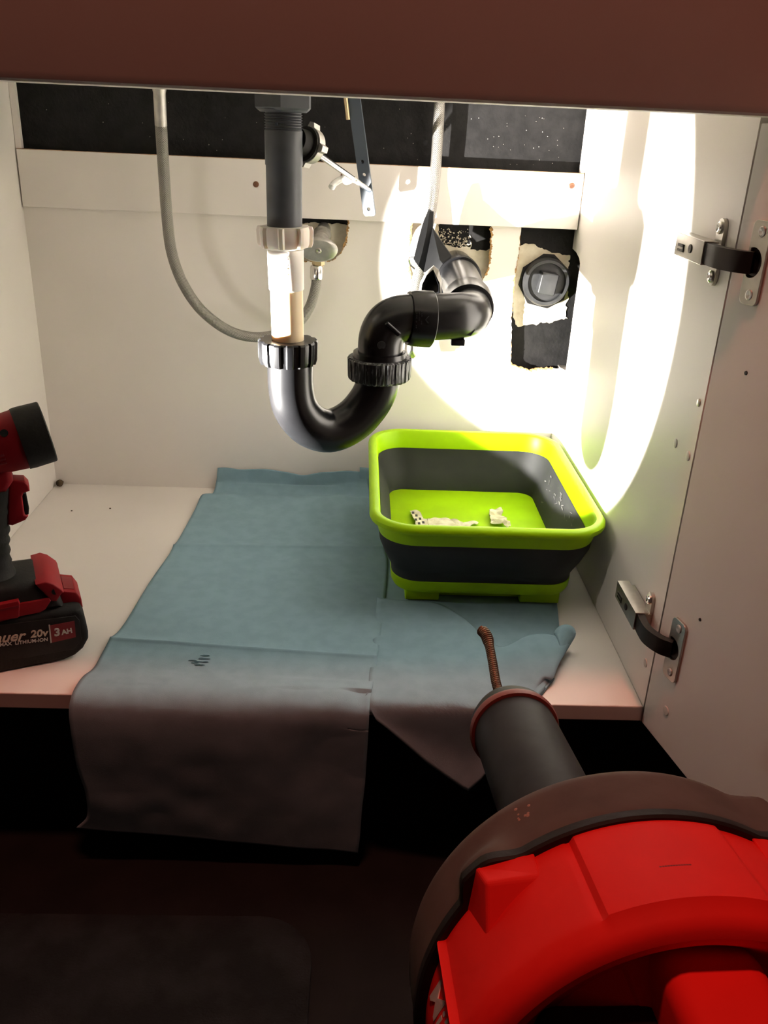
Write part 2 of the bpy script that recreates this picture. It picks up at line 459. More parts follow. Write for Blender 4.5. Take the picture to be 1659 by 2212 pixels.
# torn brown fibres along the cut-outs
fr = MB(); rnd = random.Random(3)
for hi, h in enumerate(holes):
    n = len(h)
    for i in range(n):
        x, z = h[i]
        if z > 0.402 or x > 0.742: continue
        nx, nz = h[(i + 1) % n]
        big = (hi == 0 and x > 0.43 and z > .35) or (hi == 1 and (x < 0.527 or x > 0.63)) or (hi == 2 and (z < 0.215 or (x < 0.67 and 0.31 < z < 0.39)))
        if not big and rnd.random() < 0.5: continue
        a = 0.0022 if big else 0.001
        e = [V((x, D - 0.0004, z)), V((nx, D - 0.0004, nz))]
        dx, dz = nx - x, nz - z; L = math.hypot(dx, dz) or 1
        w = a * rnd.uniform(0.2, 1.5); w2 = a * rnd.uniform(0.1, 1.1); sg = 1 if rnd.random() < 0.65 else -0.6
        nrm = V((-dz / L, 0, dx / L)) * sg
        fr.add(*prism([e[0] - nrm * w2, e[1] - nrm * w * .5, e[1] + nrm * w2, (e[0] + e[1]) / 2 + nrm * w + V((0, -0.0012 * rnd.random(), 0)), e[0] + nrm * w * .4], (0, 0.0024, 0)))
tag(fr.build('frayed_edge', 'fray', back, 0), 'torn brown fibreboard edge', kind='stuff')
# hanging rail across the back and its brown screws
rail = MB().box((0.002, 0.524, 0.4015), (0.748, 0.530, 0.4727), 0.0006).build('back_rail', 'melamine', cab, 0)
MB().box((0.002, 0.5246, 0.4727), (0.748, 0.5296, 0.4733)).build('raw_edge', 'edge', rail, 0)
for p in ((0.3122, 0.5240, 0.4421), (0.4279, 0.5240, 0.4583), (0.7331, 0.5240, 0.4575)):
    s = MB().lathe([(0, 0.0039), (0.0008, 0.0039), (0.0016, 0.003), (0.0018, 0.0)], p, (0, -1, 0), 16)
    s.box((p[0] - 0.0022, p[1] - 0.0021, p[2] - 0.0004), (p[0] + 0.0022, p[1] - 0.0017, p[2] + 0.0004))
    s.box((p[0] - 0.0004, p[1] - 0.0021, p[2] - 0.0022), (p[0] + 0.0004, p[1] - 0.0017, p[2] + 0.0022))
    s.build('screw', 'screw', rail)
# thin upright strips at the two back corners above the rail, and worktop, front rail
MB().box((0.0005, 0.528, 0.4735), (0.008, 0.536, 0.60)).build('corner_strip', 'melamine', cab, 0)
MB().box((0.7435, 0.528, 0.4735), (0.7495, 0.536, 0.60)).build('corner_strip', 'melamine', cab, 0)
fp = MB()
prof = [(-0.004, 0.5386), (-0.0185, 0.5386), (-0.0212, 0.5392), (-0.0226, 0.5410), (-0.0232, 0.546), (-0.0232, 0.70), (-0.004, 0.70)]
fp.prism([(-0.06, a, b) for a, b in prof], (0.90, 0, 0))
fp.build('front_rail', 'rail', cab, 30)
MB().box((-0.06, -0.004, 0.60), (0.84, 0.546, 0.63), 0.002).build('worktop', 'melamine', cab, 0)
# small white plugs and screw holes in the right side
def plug(px, material='white_cap', r=0.0045, d=0.0012):
    MB().lathe([(0, r), (d * .7, r * .95), (d, r * .7), (d, 0)], px, (-1, 0, 0), 18).build('hole_plug', material, cab)
for p in ((0.7500, 0.0448, 0.2641), (0.7500, 0.0108, 0.2640), (0.7500, 0.0153, 0.0419)):
    plug(p)
plug((0.7500, 0.0105, 0.3133), 'nickel', 0.0035)
# the open door
DO = V((W + 0.0003, -0.0012, 0)); DU = V((0.214, -0.977, 0)).normalized(); DN = V((DU.y, -DU.x, 0))
if DN.x > 0: DN = -DN
door = MB()
dm = Matrix(((DU.x, -DN.x, 0, DO.x), (DU.y, -DN.y, 0, DO.y), (0, 0, 1, 0), (0, 0, 0, 1)))
door.box((0.0, 0.0, -0.018), (0.37, 0.018, 0.535), 0.0015, dm)
door = door.build('door', 'melamine', cab, 0)
def dpt(u, z, n=0.0): return DO + DU * u + DN * n + V((0, 0, z))
for u, z, r in ((0.045, 0.355, 0.0018), (0.055, 0.135, 0.0016), (0.035, 0.022, 0.0048)):
    MB().lathe([(0, r), (0.0008, r * .9), (0.001, 0)], dpt(u, z), DN, 16).build('hole_plug', 'hinge_dark' if r < .004 else 'white_cap', cab)
# hinges
def hinge(zc):
    y = 0.032
    h = MB()
    # mounting plate with two ears
    ear = []
    for sg in (1, -1):
        for k in range(9):
            q = math.pi * k / 8
            ear.append((sg * 0.0075 * math.cos(q), sg * (0.0195 + 0.0075 * math.sin(q))))
    h.add(*prism([(W - 0.0002, y - 0.004 + a, zc + b) for a, b in ear], (-0.0032, 0, 0)))
    h.box((W - 0.010, y - 0.012, zc - 0.007), (W - 0.001, y + 0.048, zc + 0.007), 0.001)
    root = h.build('hinge', 'nickel', cab)
    a = MB()
    # channel shaped arm: top web and two flanges
    a.box((W - 0.0185, y - 0.014, zc - 0.0095), (W - 0.0168, y + 0.052, zc + 0.0095), 0.0005)
    a.box((W - 0.0180, y - 0.014, zc - 0.0095), (W - 0.0060, y + 0.052, zc - 0.0078), 0.0005)
    a.box((W - 0.0180, y - 0.014, zc + 0.0078), (W - 0.0060, y + 0.052, zc + 0.0095), 0.0005)
    a.build('hinge_arm', 'nickel', root)
    s = MB()
    s.box((W - 0.0192, y + 0.030, zc - 0.0012), (W - 0.0184, y + 0.044, zc + 0.0012))
    s.box((W - 0.0192, y + 0.030, zc - 0.0050), (W - 0.0184, y + 0.044, zc - 0.0034))
    s.box((W - 0.0192, y + 0.0295, zc - 0.0050), (W - 0.0184, y + 0.0315, zc + 0.0012))
    s.lathe([(0, 0.0036), (0.0010, 0.0036), (0.0012, 0.0022), (0.0008, 0.0)], (W - 0.0183, y + 0.014, zc), (-1, 0, 0), 16)
    s.build('adjuster', 'hinge_dark', root)
    for sg in (1, -1):
        c = (W - 0.0034, y - 0.004, zc + sg * 0.0195)
        MB().lathe([(0, 0.0052), (0.0015, 0.005), (0.0026, 0.0036), (0.0024, 0.0016), (0.0014, 0.0)], c, (-1, 0, 0), 18).build('screw', 'chrome', root)
    # dark curved link from the arm into the cup on the door
    k = MB()
    link_pts = [V((W - 0.0125, y - 0.010, zc)), V((W - 0.0135, y - 0.024, zc)), V((W - 0.0125, y - 0.040, zc)), dpt(0.020, zc, 0.010), dpt(0.0285, zc, 0.003)]
    pp = catmull(link_pts, 16); ff = frames(pp)
    vs, fs = [], []
    for p, (t, n_, b_) in zip(pp, ff):
        side = V((0, 0, 1)); nn = t.cross(side).normalized()
        for sa, sb in ((1, 1), (1, -1), (-1, -1), (-1, 1)):
            vs.append(p + side * (0.0082 * sa) + nn * (0.0036 * sb))
    for i in range(len(pp) - 1):
        for j in range(4):
            fs.append((i * 4 + j, i * 4 + (j + 1) % 4, (i + 1) * 4 + (j + 1) % 4, (i + 1) * 4 + j))
    fs += [(0, 1, 2, 3), tuple(len(vs) - 4 + j for j in (3, 2, 1, 0))]
    k.add(vs, fs)
    k.build('link', 'hinge_dark', root)
    # cup flange on the door, a rounded plate with two screws, and the dark cup
    out = []
    w, hh, r = 0.0105, 0.031, 0.005
    for cx, cz, a0 in ((w - r, hh - r, 0), (-w + r, hh - r, 90), (-w + r, -hh + r, 180), (w - r, -hh + r, 270)):
        for q in range(6):
            t = math.radians(a0 + 18 * q); out.append((cx + r * math.cos(t), cz + r * math.sin(t)))
    hole = [(-0.004 + 0.012 * math.cos(2 * math.pi * q / 28), 0.0115 * math.sin(2 * math.pi * q / 28)) for q in range(28)]
    hole = [(max(-0.0085, min(0.0082, a)), b) for a, b in hole]
    plate(out, [hole], dpt(0.031, zc, 0.0014), DU, BZ, 0.0022, 'cup_flange', 'nickel', root, bev=0.0003)
    cup = MB().lathe([(0.0002, 0.0116), (0.0014, 0.0116), (0.0018, 0.0108), (0.0009, 0.0100), (0.0007, 0.0)], dpt(0.0285, zc), DN, 28, None, False)
    cup.build('cup', 'hinge_dark', root)
    for sg in (1, -1):
        MB().lathe([(0, 0.0042), (0.0008, 0.0040), (0.0012, 0.0030), (0.0007, 0.0012), (0.0003, 0.0)], dpt(0.032, zc + sg * 0.0235, 0.0026), DN, 18).build('screw', 'dull_chrome', root)
hinge(0.437)
hinge(0.088)

# sink bowl above, its drain comes out below
PX, PY = 0.3780, 0.18
sk = MB().lathe([(0.004, 0.022), (0.002, 0.03), (0.012, 0.09), (0.028, 0.15), (0.044, 0.18), (0.0465, 0.185)], (PX, PY + 0.02, 0.5535), (0, 0, 1), 48, None, True)
o = sk.build('sink_bowl', 'ceramic'); tag(o, 'underside of the white sink bowl above the grey drain', 'sink')

# ================================================================== plumbing
def ribbed_nut(O, A, prof, n_ribs, depth, width=0.35, n=None, ref=None):
    n = n or n_ribs * 8
    def rm(q, i):
        ph = (q * n_ribs / (2 * math.pi)) % 1.0
        return depth if (ph < width and 0 < i < len(prof) - 1) else 0.0
    return lathe(prof, O, A, n, ref, True, rm)

# grey drain pipe from the sink
T0 = V((0.3776, 0.1800, 0.5301)); T1 = V((0.3784, 0.1800, 0.4258))
ax = (T1 - T0).normalized()
dr = thing('drain_tailpiece', 'dark grey plastic drain pipe under the sink with hex locknut and threads', 'pipe', T1)
L = (T1 - T0).length
pf = [(-0.012, 0.0165), (0.0, 0.0165)]
for i in range(7):
    s = 0.0008 + i * 0.0023
    pf += [(s, 0.0166), (s + 0.0008, 0.0180), (s + 0.0016, 0.0166)]
pf += [(0.0175, 0.0178), (0.047, 0.0178), (0.048, 0.0172), (L + 0.012, 0.0170)]
MB().lathe(pf, T0, ax, 48).build('pipe', 'grey_pvc', dr)
hx = MB().lathe([(-0.020, 0.0265), (-0.0190, 0.0285), (-0.002, 0.0285), (0.0, 0.0265)], T0, ax, 6, (0.0, 1, 0))
hx.lathe([(-0.0005, 0.0245), (0.0018, 0.0215), (0.0018, 0.0170)], T0, ax, 40)
hx.build('locknut', 'grey_pvc', dr, 25)
MB().lathe([(-0.030, 0.030), (-0.0195, 0.030)], T0, ax, 40).build('gasket', 'rubber', dr)
MB().lathe([(0, 0.0016), (0.0006, 0.0012), (0.0008, 0)], V((0.3727, 0.1625, 0.5181)), (0, -1, 0.1), 12).build('moulding_nub', 'strap', dr)
# pivot nut at the back of the pipe
pa = V((0.60, 0.74, -0.22)).normalized()
PV = V((0.3940, 0.1920, 0.5028))
MB().lathe([(-0.008, 0.012), (0.004, 0.0125), (0.004, 0.0160), (0.0075, 0.0160)], PV, pa, 28).build('pivot_branch', 'rubber', dr)
pn = MB().add(*ribbed_nut(PV + pa * 0.0065, pa, [(0, 0.015), (0.0005, 0.0168), (0.0095, 0.0160), (0.011, 0.0115), (0.0125, 0.008)], 4, 0.004, 0.18, 48))
pn.build('pivot_nut', 'dull_chrome', dr)
lug = V((0.4039, 0.2050, 0.5013))
MB().tube([lug, V((0.4136, 0.2000, 0.4998))], lambda t: 0.0042 - 0.0008 * t, 16).build('nut_wing', 'grey_pvc', dr)

# pivot rod with spring clip, lift strap
R0 = V((0.4035, 0.2140, 0.4957)); R1 = V((0.4616, 0.4520, 0.4460))
rd = thing('pivot_rod', 'thin chrome pivot rod with a milky clip reaching from drain to strap', 'rod', R0)
MB().tube([R0, R1, R1 + (R1 - R0) * 0.03], 0.0030, 14).build('rod', 'chrome', rd)
c0 = R0.lerp(R1, 0.60); c1 = R0.lerp(R1, 0.80)
MB().tube(catmull([V((0.4172, 0.3700, 0.4522)), V((0.4207, 0.3750, 0.4566)), V((0.4286, 0.3800, 0.4612)), V((0.4362, 0.3750, 0.4643)), c0.lerp(c1, 0.4) + V((0, -0.004, 0)), c1], 24), lambda t: 0.0040 - 0.0012 * t, 12).build('spring_clip', 'clear', rd)
MB().lathe([(0, 0.0058), (0.008, 0.0062), (0.012, 0.0052), (0.012, 0.0)], V((0.4340, 0.3850, 0.4606)), (0.35, -0.9, 0.2), 18).build('thumb_screw', 'white_pp', rd)
S0 = V((0.4397, 0.4300, 0.5521)); S1 = V((0.4640, 0.4650, 0.4139))
sa = (S1 - S0).normalized(); sn = V((-0.35, -0.93, 0)); sn = (sn - sa * sn.dot(sa)).normalized(); sx = sa.cross(sn)
SLen = (S1 - S0).length
st = thing('lift_strap', 'dark grey perforated plastic strap hanging behind the drain pipe', 'strap', S1)
hw = 0.0080
def hole2(s, r=0.0026): return [(s + r * math.cos(2 * math.pi * k / 14), r * math.sin(2 * math.pi * k / 14)) for k in range(14)]
hs = [hole2(SLen - d) for d in (0.009, 0.036, 0.052, 0.068)]
outl = [(0, -hw * .95), (SLen - 0.003, -hw), (SLen, -hw + 0.002), (SLen, hw - 0.002), (SLen - 0.003, hw), (0, hw * .95)]
plate(outl, hs, S0, sa, sx, 0.0022, 'strap', 'strap', st, bev=0.0003)
MB().tube([V((0.4299, 0.4280, 0.5516)), V((0.4337, 0.4340, 0.5254))], 0.0026, 12).build('lift_rod', 'brass', st)

# white extension tube
E0 = V((0.3784, 0.1800, 0.4275)); E1 = V((0.3814, 0.1800, 0.3109)); ea = (E1 - E0).normalized()
ex = thing('extension_tube', 'white and cream plastic drain extension tube above the black trap', 'pipe', E1)
def alongy(py):      # distance along the tube for a height read off the photograph
    return (py - 488) / (744 - 488) * (E1 - E0).length
nb = MB().add(*ribbed_nut(E0, ea, [(0.0, 0.0180), (0.0003, 0.0238), (0.0035, 0.0250), (0.0160, 0.0245), (0.0195, 0.0232), (0.0196, 0.0185)], 8, 0.0030, 0.17, 96))
nb.build('slip_nut', 'nut_pp', ex)
s1 = alongy(534); s2 = alongy(622)
MB().lathe([(alongy(515), 0.0185), (s1 - 0.001, 0.0205), (s1 + 0.001, 0.0180), (s2 - 0.001, 0.0176), (s2, 0.0170), (s2, 0.0164)], E0, ea, 48).build('sleeve', 'white_pp', ex)
MB().lathe([(s2 - 0.004, 0.0164), ((E1 - E0).length, 0.0164)], E0, ea, 48).build('tube', 'cream_pp', ex)
gl = MB()   # raised moulded mark on the sleeve
gp = V((0.3828, 0.1625, 0.3920))
for dz in (0.011, 0.003, -0.006):
    gl.tube(catmull([gp + V((-0.0012, -0.0004, dz + 0.003)), gp + V((0.0012, 0, dz + 0.0022)), gp + V((0.0006, 0, dz - 0.001)), gp + V((-0.0008, -0.0004, dz - 0.003))], 10), 0.0006, 6)
gl.build('moulded_mark', 'white_pp', ex)

# black trap: slip nut, U bend, union nut, elbow, coupling, trap arm
Y0 = 0.18
tr = thing('p_trap', 'black plastic P-trap with U bend, union nut and elbow into the wall', 'trap', (0.4199, 0.1800, 0.1950))
ub = catmull([(0.3831, 0.1800, 0.3071), (0.3835, 0.1800, 0.2886), (0.3844, 0.1800, 0.2638), (0.3898, 0.1800, 0.2411), (0.4053, 0.1870, 0.2212), (0.4266, 0.1970, 0.2133), (0.4501, 0.2070, 0.2225), (0.4678, 0.2140, 0.2422), (0.4763, 0.2170, 0.2627), (0.4776, 0.2170, 0.2798)], 60)
MB().tube(ub, lambda t: 0.0238, 40).build('u_bend', 'abs', tr)
for p, r in (((0.4240, 0.1720, 0.2113), 0.0052), ((0.4371, 0.2000, 0.1921), 0.004), ((0.3914, 0.1570, 0.2804), 0.0)):
    if r:
        MB().lathe([(-0.004, r), (0.0006, r), (0.0012, r * .8), (0.0008, r * .5), (0.0012, r * .3), (0.001, 0)], V(p) + V((0, 0.0008, 0)), (0.05, -1, -0.35) if r > .0045 else (0.25, -0.35, -1), 18).build('moulding_nub', 'abs', tr)
N1 = V((0.3812, 0.1800, 0.3162)); na = V((0.004, 0, -1)).normalized()
NL = 0.0245
sn_ = MB().add(*ribbed_nut(N1, na, [(0.0, 0.0200), (0.0, 0.0275), (0.0018, 0.0290), (NL * .8, 0.0285), (NL, 0.0270), (NL, 0.0235)], 14, 0.0020, 0.45, 112))
sn_.build('slip_nut', 'abs', tr)
N2 = V((0.4771, 0.2170, 0.2926))
un = MB().add(*ribbed_nut(N2, (0.02, 0, -1), [(0.0, 0.0245), (0.0, 0.0320), (0.0015, 0.0338), (0.0222, 0.0332), (0.0248, 0.0310), (0.0248, 0.0250)], 26, 0.0011, 0.5, 156))
un.build('union_nut', 'nut_streak', tr)
MB().lathe([(-0.006, 0.0250), (-0.0055, 0.0285), (0.001, 0.0295)], N2, (0.02, 0, -1), 40).build('union_collar', 'abs', tr)
eb = catmull([(0.4780, 0.2170, 0.2824), (0.4777, 0.2170, 0.3027), (0.4792, 0.2180, 0.3156), (0.4848, 0.2200, 0.3258), (0.4955, 0.2230, 0.3320), (0.5105, 0.2270, 0.3337), (0.5180, 0.2280, 0.3338)], 40)
MB().tube(eb, lambda t: 0.0242 + 0.0012 * t, 40).build('elbow', 'abs', tr)
# moulded pin and oval pad on the elbow
p0 = V((0.4823, 0.1940, 0.3337)); p1 = V((0.4960, 0.1970, 0.3219))
MB().tube([p0, p0.lerp(p1, .5), p1], 0.0026, 12).build('moulding_bar', 'abs', tr)
MB().lathe([(-0.004, 0.0072), (0.0006, 0.0070), (0.0008, 0.0)], V((0.4906, 0.2000, 0.3240)), (0.1, -1, -0.1), 24).build('moulding_pad', 'abs_scuff', tr)
MB().lathe([(-0.004, 0.0046), (0.0006, 0.0044), (0.0008, 0.0)], V((0.4779, 0.1930, 0.3104)), (0.05, -1, -0.1), 20).build('moulding_pad', 'abs_scuff', tr)
ca = V((0.5055, 0.2260, 0.3333)); cb = V((0.5313, 0.2310, 0.3332)); cd = (cb - ca)
cl = cd.length; cd = V((cd.x, cd.y, -0.0015)).normalized()
MB().lathe([(0.0, 0.0245), (0.0004, 0.0280), (0.006, 0.0297), (cl - 0.001, 0.0302), (cl, 0.0294), (cl, 0.0248)], ca, cd, 48).build('coupling', 'abs', tr)
mk = MB(); rnd = random.Random(11)     # raised moulding marks on the coupling
cmid = V((0.5132, 0.1985, 0.3377))
for r_ in range(3):
    for c_ in range(9):
        if rnd.random() < 0.3: continue
        h = rnd.uniform(0.0008, 0.0016); w = rnd.uniform(0.0004, 0.0011)
        x = cmid.x + 0.0001 + r_ * 0.0026; z = cmid.z - 0.009 + c_ * 0.0020
        yy = 0.2285 - math.sqrt(max(0, 0.0299 ** 2 - (z - ca.z) ** 2))
        mk.box((x, yy - 0.0005, z), (x + w, yy + 0.0008, z + h))
for sg in (1, -1):
    for k in range(5):
        x = cmid.x + 0.0095 + k * 0.0007; z = cmid.z - 0.0002 + sg * k * 0.0008
        yy = 0.2290 - math.sqrt(max(0, 0.0300 ** 2 - (z - ca.z) ** 2))
        mk.box((x, yy - 0.0006, z - 0.0004), (x + 0.0009, yy + 0.0008, z + 0.0004))
mk.build('moulded_marks', 'abs_scuff', tr, 0)
# trap arm: right, then a tight turn back into the wall hole
arm = catmull([(0.5282, 0.2300, 0.3338), (0.5459, 0.2330, 0.3348), (0.5614, 0.2380, 0.3354), (0.5719, 0.2500, 0.3344), (0.5773, 0.2700, 0.3332), (0.5787, 0.2930, 0.3345), (0.5800, 0.3500, 0.3413), (0.5810, 0.4300, 0.3460), (0.5879, 0.5450, 0.3407)], 70)
MB().tube(arm, lambda t: 0.0248, 40).build('trap_arm', 'abs', tr)
hub = [V((0.5783, 0.2840, 0.3341)), V((0.5797, 0.3180, 0.3372))]
MB().lathe([(0, 0.0248), (0.0008, 0.0284), (0.032, 0.0290), (0.034, 0.0284), (0.034, 0.0248)], hub[0], hub[1] - hub[0], 44).build('elbow_hub', 'abs', tr)
MB().lathe([(0, 0.0238), (0.001, 0.0282), (0.024, 0.0282), (0.026, 0.0238)], (0.5807, 0.4200, 0.3453), V((0.5838, 0.4800, 0.3442)) - V((0.5807, 0.4200, 0.3453)), 44).build('wall_coupling', 'abs', tr)
for p, s in (((0.5738, 0.2220, 0.3232), 1), ((0.5643, 0.2350, 0.3078), 0)):
    p = V(p)
    if s: MB().add(*prism([p + V((-0.004, 0, -0.004)), p + V((0.003, 0, 0.005)), p + V((0.005, 0.001, 0.0)), p + V((0.001, 0.001, -0.006))], (0.001, 0.010, 0))).build('moulding_nub', 'abs', tr, 0)
    else: MB().box(p + V((-0.009, -0.004, -0.004)), p + V((0.006, 0.006, 0.003)), 0.001).build('moulding_nub', 'abs', tr)
# pale dust smear: a scuffed sleeve on top of the hub
sc = []
hubd = (hub[1] - hub[0]).normalized()

# clean-out plug in the wall at the right
CO = V((0.7171, 0.5460, 0.3276))
cp = thing('cleanout_plug', 'round black threaded plug with a square lug in the right wall hole', 'plug', CO)
MB().lathe([(-0.008, 0.0335), (0.006, 0.0335), (0.010, 0.0325), (0.0125, 0.0310), (0.0125, 0.0270), (0.009, 0.0262)], CO, (0, -1, 0), 48, None, False).build('ring', 'plug_grey', cp)
MB().lathe([(0.0070, 0.0265), (0.0080, 0.022), (0.0072, 0.010), (0.0072, 0.0)], CO, (0, -1, 0), 40).build('cap', 'plug_grey', cp)
lugm = Matrix.Translation(CO) @ Matrix.Rotation(math.radians(8), 4, 'Y')
MB().box((-0.0125, -0.024, -0.0150), (0.0125, -0.004, 0.0150), 0.0022, lugm).build('lug', 'plug_grey', cp)
hxv = []
for k in range(7):
    pass
MB().add(*prism([CO + V((0.0385 * math.cos(t), -0.0005, 0.0385 * math.sin(t))) for t in (0.35, 1.35, 1.75, 2.65, 3.3, 4.1, 4.9, 5.6)], (0, 0.0035, 0))).build('flange', 'rubber', cp, 0)

# left shutoff valve
VC = V((0.3980, 0.4780, 0.3683))
vl = thing('shutoff_valve', 'dull chrome shutoff valve with oval handle in the left wall hole', 'valve', VC)
MB().tube([V((VC.x + 0.004, 0.548, VC.z + 0.018)), V((VC.x + 0.003, 0.510, VC.z + 0.012))], 0.0095, 20).build('body', 'dull_chrome', vl)
MB().lathe([(0, 0.0130), (0.004, 0.0125), (0.010, 0.0105), (0.030, 0.0095)], V((VC.x + 0.002, 0.526, VC.z + 0.012)), (0, -1, -0.25), 24).build('stem_nut', 'dull_chrome', vl)
hd = MB(); X_, Y_, Z_ = V((1, 0, 0)), V((0, -0.25, 0.97)).normalized(), V((0, -0.97, -0.25)).normalized()
vs, fs = lathe([(-0.010, 0.3), (-0.009, 0.72), (-0.004, 0.92), (0.001, 1.0), (0.004, 0.97), (0.006, 0.86), (0.0066, 0.6), (0.0062, 0.0)], (0, 0, 0), (0, 0, 1), 48, (1, 0, 0))
hd.add([VC + X_ * (v.x * 0.0255) + Y_ * (v.y * 0.0165) + Z_ * v.z for v in [V(a) for a in vs]], fs)
hdl = hd.build('handle', 'dull_chrome', vl)
sc_ = MB().lathe([(0, 0.0042), (0.0012, 0.0042), (0.0019, 0.003), (0.0014, 0.0009), (0.0008, 0)], VC + Z_ * 0.0060, Z_, 18)
sc_.build('screw', 'nickel', hdl)
MB().lathe([(0.0, 0.0085), (0.013, 0.0085), (0.014, 0.0068), (0.024, 0.0068)], V((VC.x - 0.001, 0.497, VC.z - 0.010)), (0, 0.02, -1), 6).build('outlet_nut', 'brass', vl, 20)
# left braided hose
HT = V((0.3949, 0.4950, 0.3443))
hp = catmull([(0.3950, 0.4950, 0.3346), (0.3941, 0.4920, 0.3166), (0.3858, 0.4870, 0.2892), (0.3688, 0.4780, 0.2672), (0.3445, 0.4680, 0.2558), (0.3112, 0.4580, 0.2530), (0.2786, 0.4500, 0.2636), (0.2477, 0.4400, 0.2901), (0.2274, 0.4300, 0.3254), (0.2175, 0.4200, 0.3647), (0.2163, 0.4100, 0.4070), (0.2177, 0.4000, 0.4499), (0.2196, 0.3900, 0.5006), (0.2221, 0.3800, 0.5486), (0.2228, 0.3800, 0.5671)], 150)
ho = thing('supply_hose', 'long braided steel supply hose looping down left of the drain pipe', 'hose', hp[-1])
MB().tube(hp, 0.0068, 20).build('hose', 'hose', ho)
MB().lathe([(0, 0.0078), (0.002, 0.0088), (0.016, 0.0088), (0.018, 0.0080)], HT, (hp[3] - HT), 24).build('ferrule', 'chrome', ho)
MB().tube(hp[-18:], lambda t: 0.0078 if t > .62 else 0.0070, 20).build('crimp', 'dull_chrome', ho)

# right shutoff valve (mostly hidden) and right hose
VR = V((0.5368, 0.5050, 0.3660))
vr = thing('shutoff_valve', 'pale round shutoff valve plate half hidden behind the black rubber flap', 'valve', VR)
dm_ = MB(); vs, fs = lathe([(-0.012, 0.5), (-0.004, 0.95), (0.0, 1.0), (0.003, 0.95), (0.005, 0.7), (0.006, 0.0)], (0, 0, 0), (0, 0, 1), 40, (1, 0, 0))
dm_.add([VR + V((v.x * 0.017, -v.z, v.y * 0.036)) for v in [V(a) for a in vs]], fs)
dm_.build('handle', 'dull_chrome', vr)
MB().tube([V((VR.x, 0.548, VR.z)), V((VR.x, 0.505, VR.z))], 0.009, 18).build('body', 'dull_chrome', vr)
hp2 = catmull([(0.5249, 0.4700, 0.2281), (0.5253, 0.4750, 0.2495), (0.5273, 0.4800, 0.2991), (0.5311, 0.4840, 0.3355), (0.5372, 0.4920, 0.3767), (0.5448, 0.5050, 0.4169), (0.5483, 0.5155, 0.4511), (0.5490, 0.5160, 0.4964), (0.5486, 0.5150, 0.5456), (0.5470, 0.5100, 0.5720)], 110)
ho2 = thing('supply_hose', 'braided steel supply hose running up from the black rubber flap', 'hose', hp2[-1])
MB().tube(hp2, 0.0072, 20).build('hose', 'hose', ho2)
MB().lathe([(0, 0.0078), (0.002, 0.0092), (0.018, 0.0092), (0.020, 0.0080)], V((0.5267, 0.4700, 0.2314)), V((0.02, 0, 1)), 24).build('ferrule', 'chrome', ho2)
rg = MB(); rc = V((0.5317, 0.4800, 0.3524))
vs, fs = sweep([rc + V((0.0135 * math.cos(t), -0.004 * math.sin(t), 0.0080 * math.sin(t) - 0.006 * math.cos(t))) for t in [2 * math.pi * k / 28 for k in range(29)]], 0.0017, 8, False)[:2]
rg.add(vs, fs); rg.build('wire_ring', 'chrome', ho2)

# folded black rubber flap in front of the right hose
fpk = thing('rubber_flap', 'folded black rubber flap over the right hose with a triangular wing', 'flap', (0.5304, 0.4600, 0.3541))
F = lambda *a: [V(p) for p in a]
bl = F((0.5390, 0.4640, 0.4249), (0.5450, 0.4620, 0.4219), (0.5449, 0.4560, 0.3987), (0.5401, 0.4520, 0.3760), (0.5362, 0.4500, 0.3482), (0.5227, 0.4600, 0.3626), (0.5275, 0.4630, 0.3857), (0.5329, 0.4640, 0.4088))
ridge_ = F((0.5399, 0.4580, 0.4232), (0.5373, 0.4500, 0.3991), (0.5326, 0.4450, 0.3738), (0.5288, 0.4450, 0.3562))
b_ = MB(); vs = [bl[0], bl[1], bl[2], bl[3], bl[4], bl[5], bl[6], bl[7]] + ridge_
fs = [(0, 1, 8), (1, 2, 9, 8), (2, 3, 10, 9), (3, 4, 11, 10), (4, 5, 11), (5, 6, 10, 11), (6, 7, 9, 10), (7, 0, 8, 9)]
k0 = len(vs)
vs2 = vs + [v + V((0.001, 0.004, 0)) for v in vs[:8]]
fs2 = fs + [tuple(k0 + i for i in range(7, -1, -1))] + [(i, (i + 1) % 8, k0 + (i + 1) % 8, k0 + i) for i in range(8)]
b_.add(vs2, fs2); b_.build('fold', 'flap', fpk, 20)
wg = F((0.5446, 0.4560, 0.4033), (0.5561, 0.4520, 0.3882), (0.5734, 0.4420, 0.3671), (0.5887, 0.4270, 0.3514), (0.5764, 0.4240, 0.3444), (0.5561, 0.4320, 0.3459), (0.5362, 0.4500, 0.3482), (0.5402, 0.4530, 0.3759))
cen = V((0.5549, 0.4340, 0.3664))
w_ = MB(); vs = wg + [cen]; n = len(wg)
fs = [(i, (i + 1) % n, n) for i in range(n)]
vs2 = vs + [v + V((0.001, 0.003, 0)) for v in vs]
fs2 = fs + [(n + 1 + (i + 1) % n, n + 1 + i, n + 1 + n) for i in range(n)] + [(i, (i + 1) % n, n + 1 + (i + 1) % n, n + 1 + i) for i in range(n)]
w_.add(vs2, fs2); w_.build('wing', 'flap', fpk, 25)
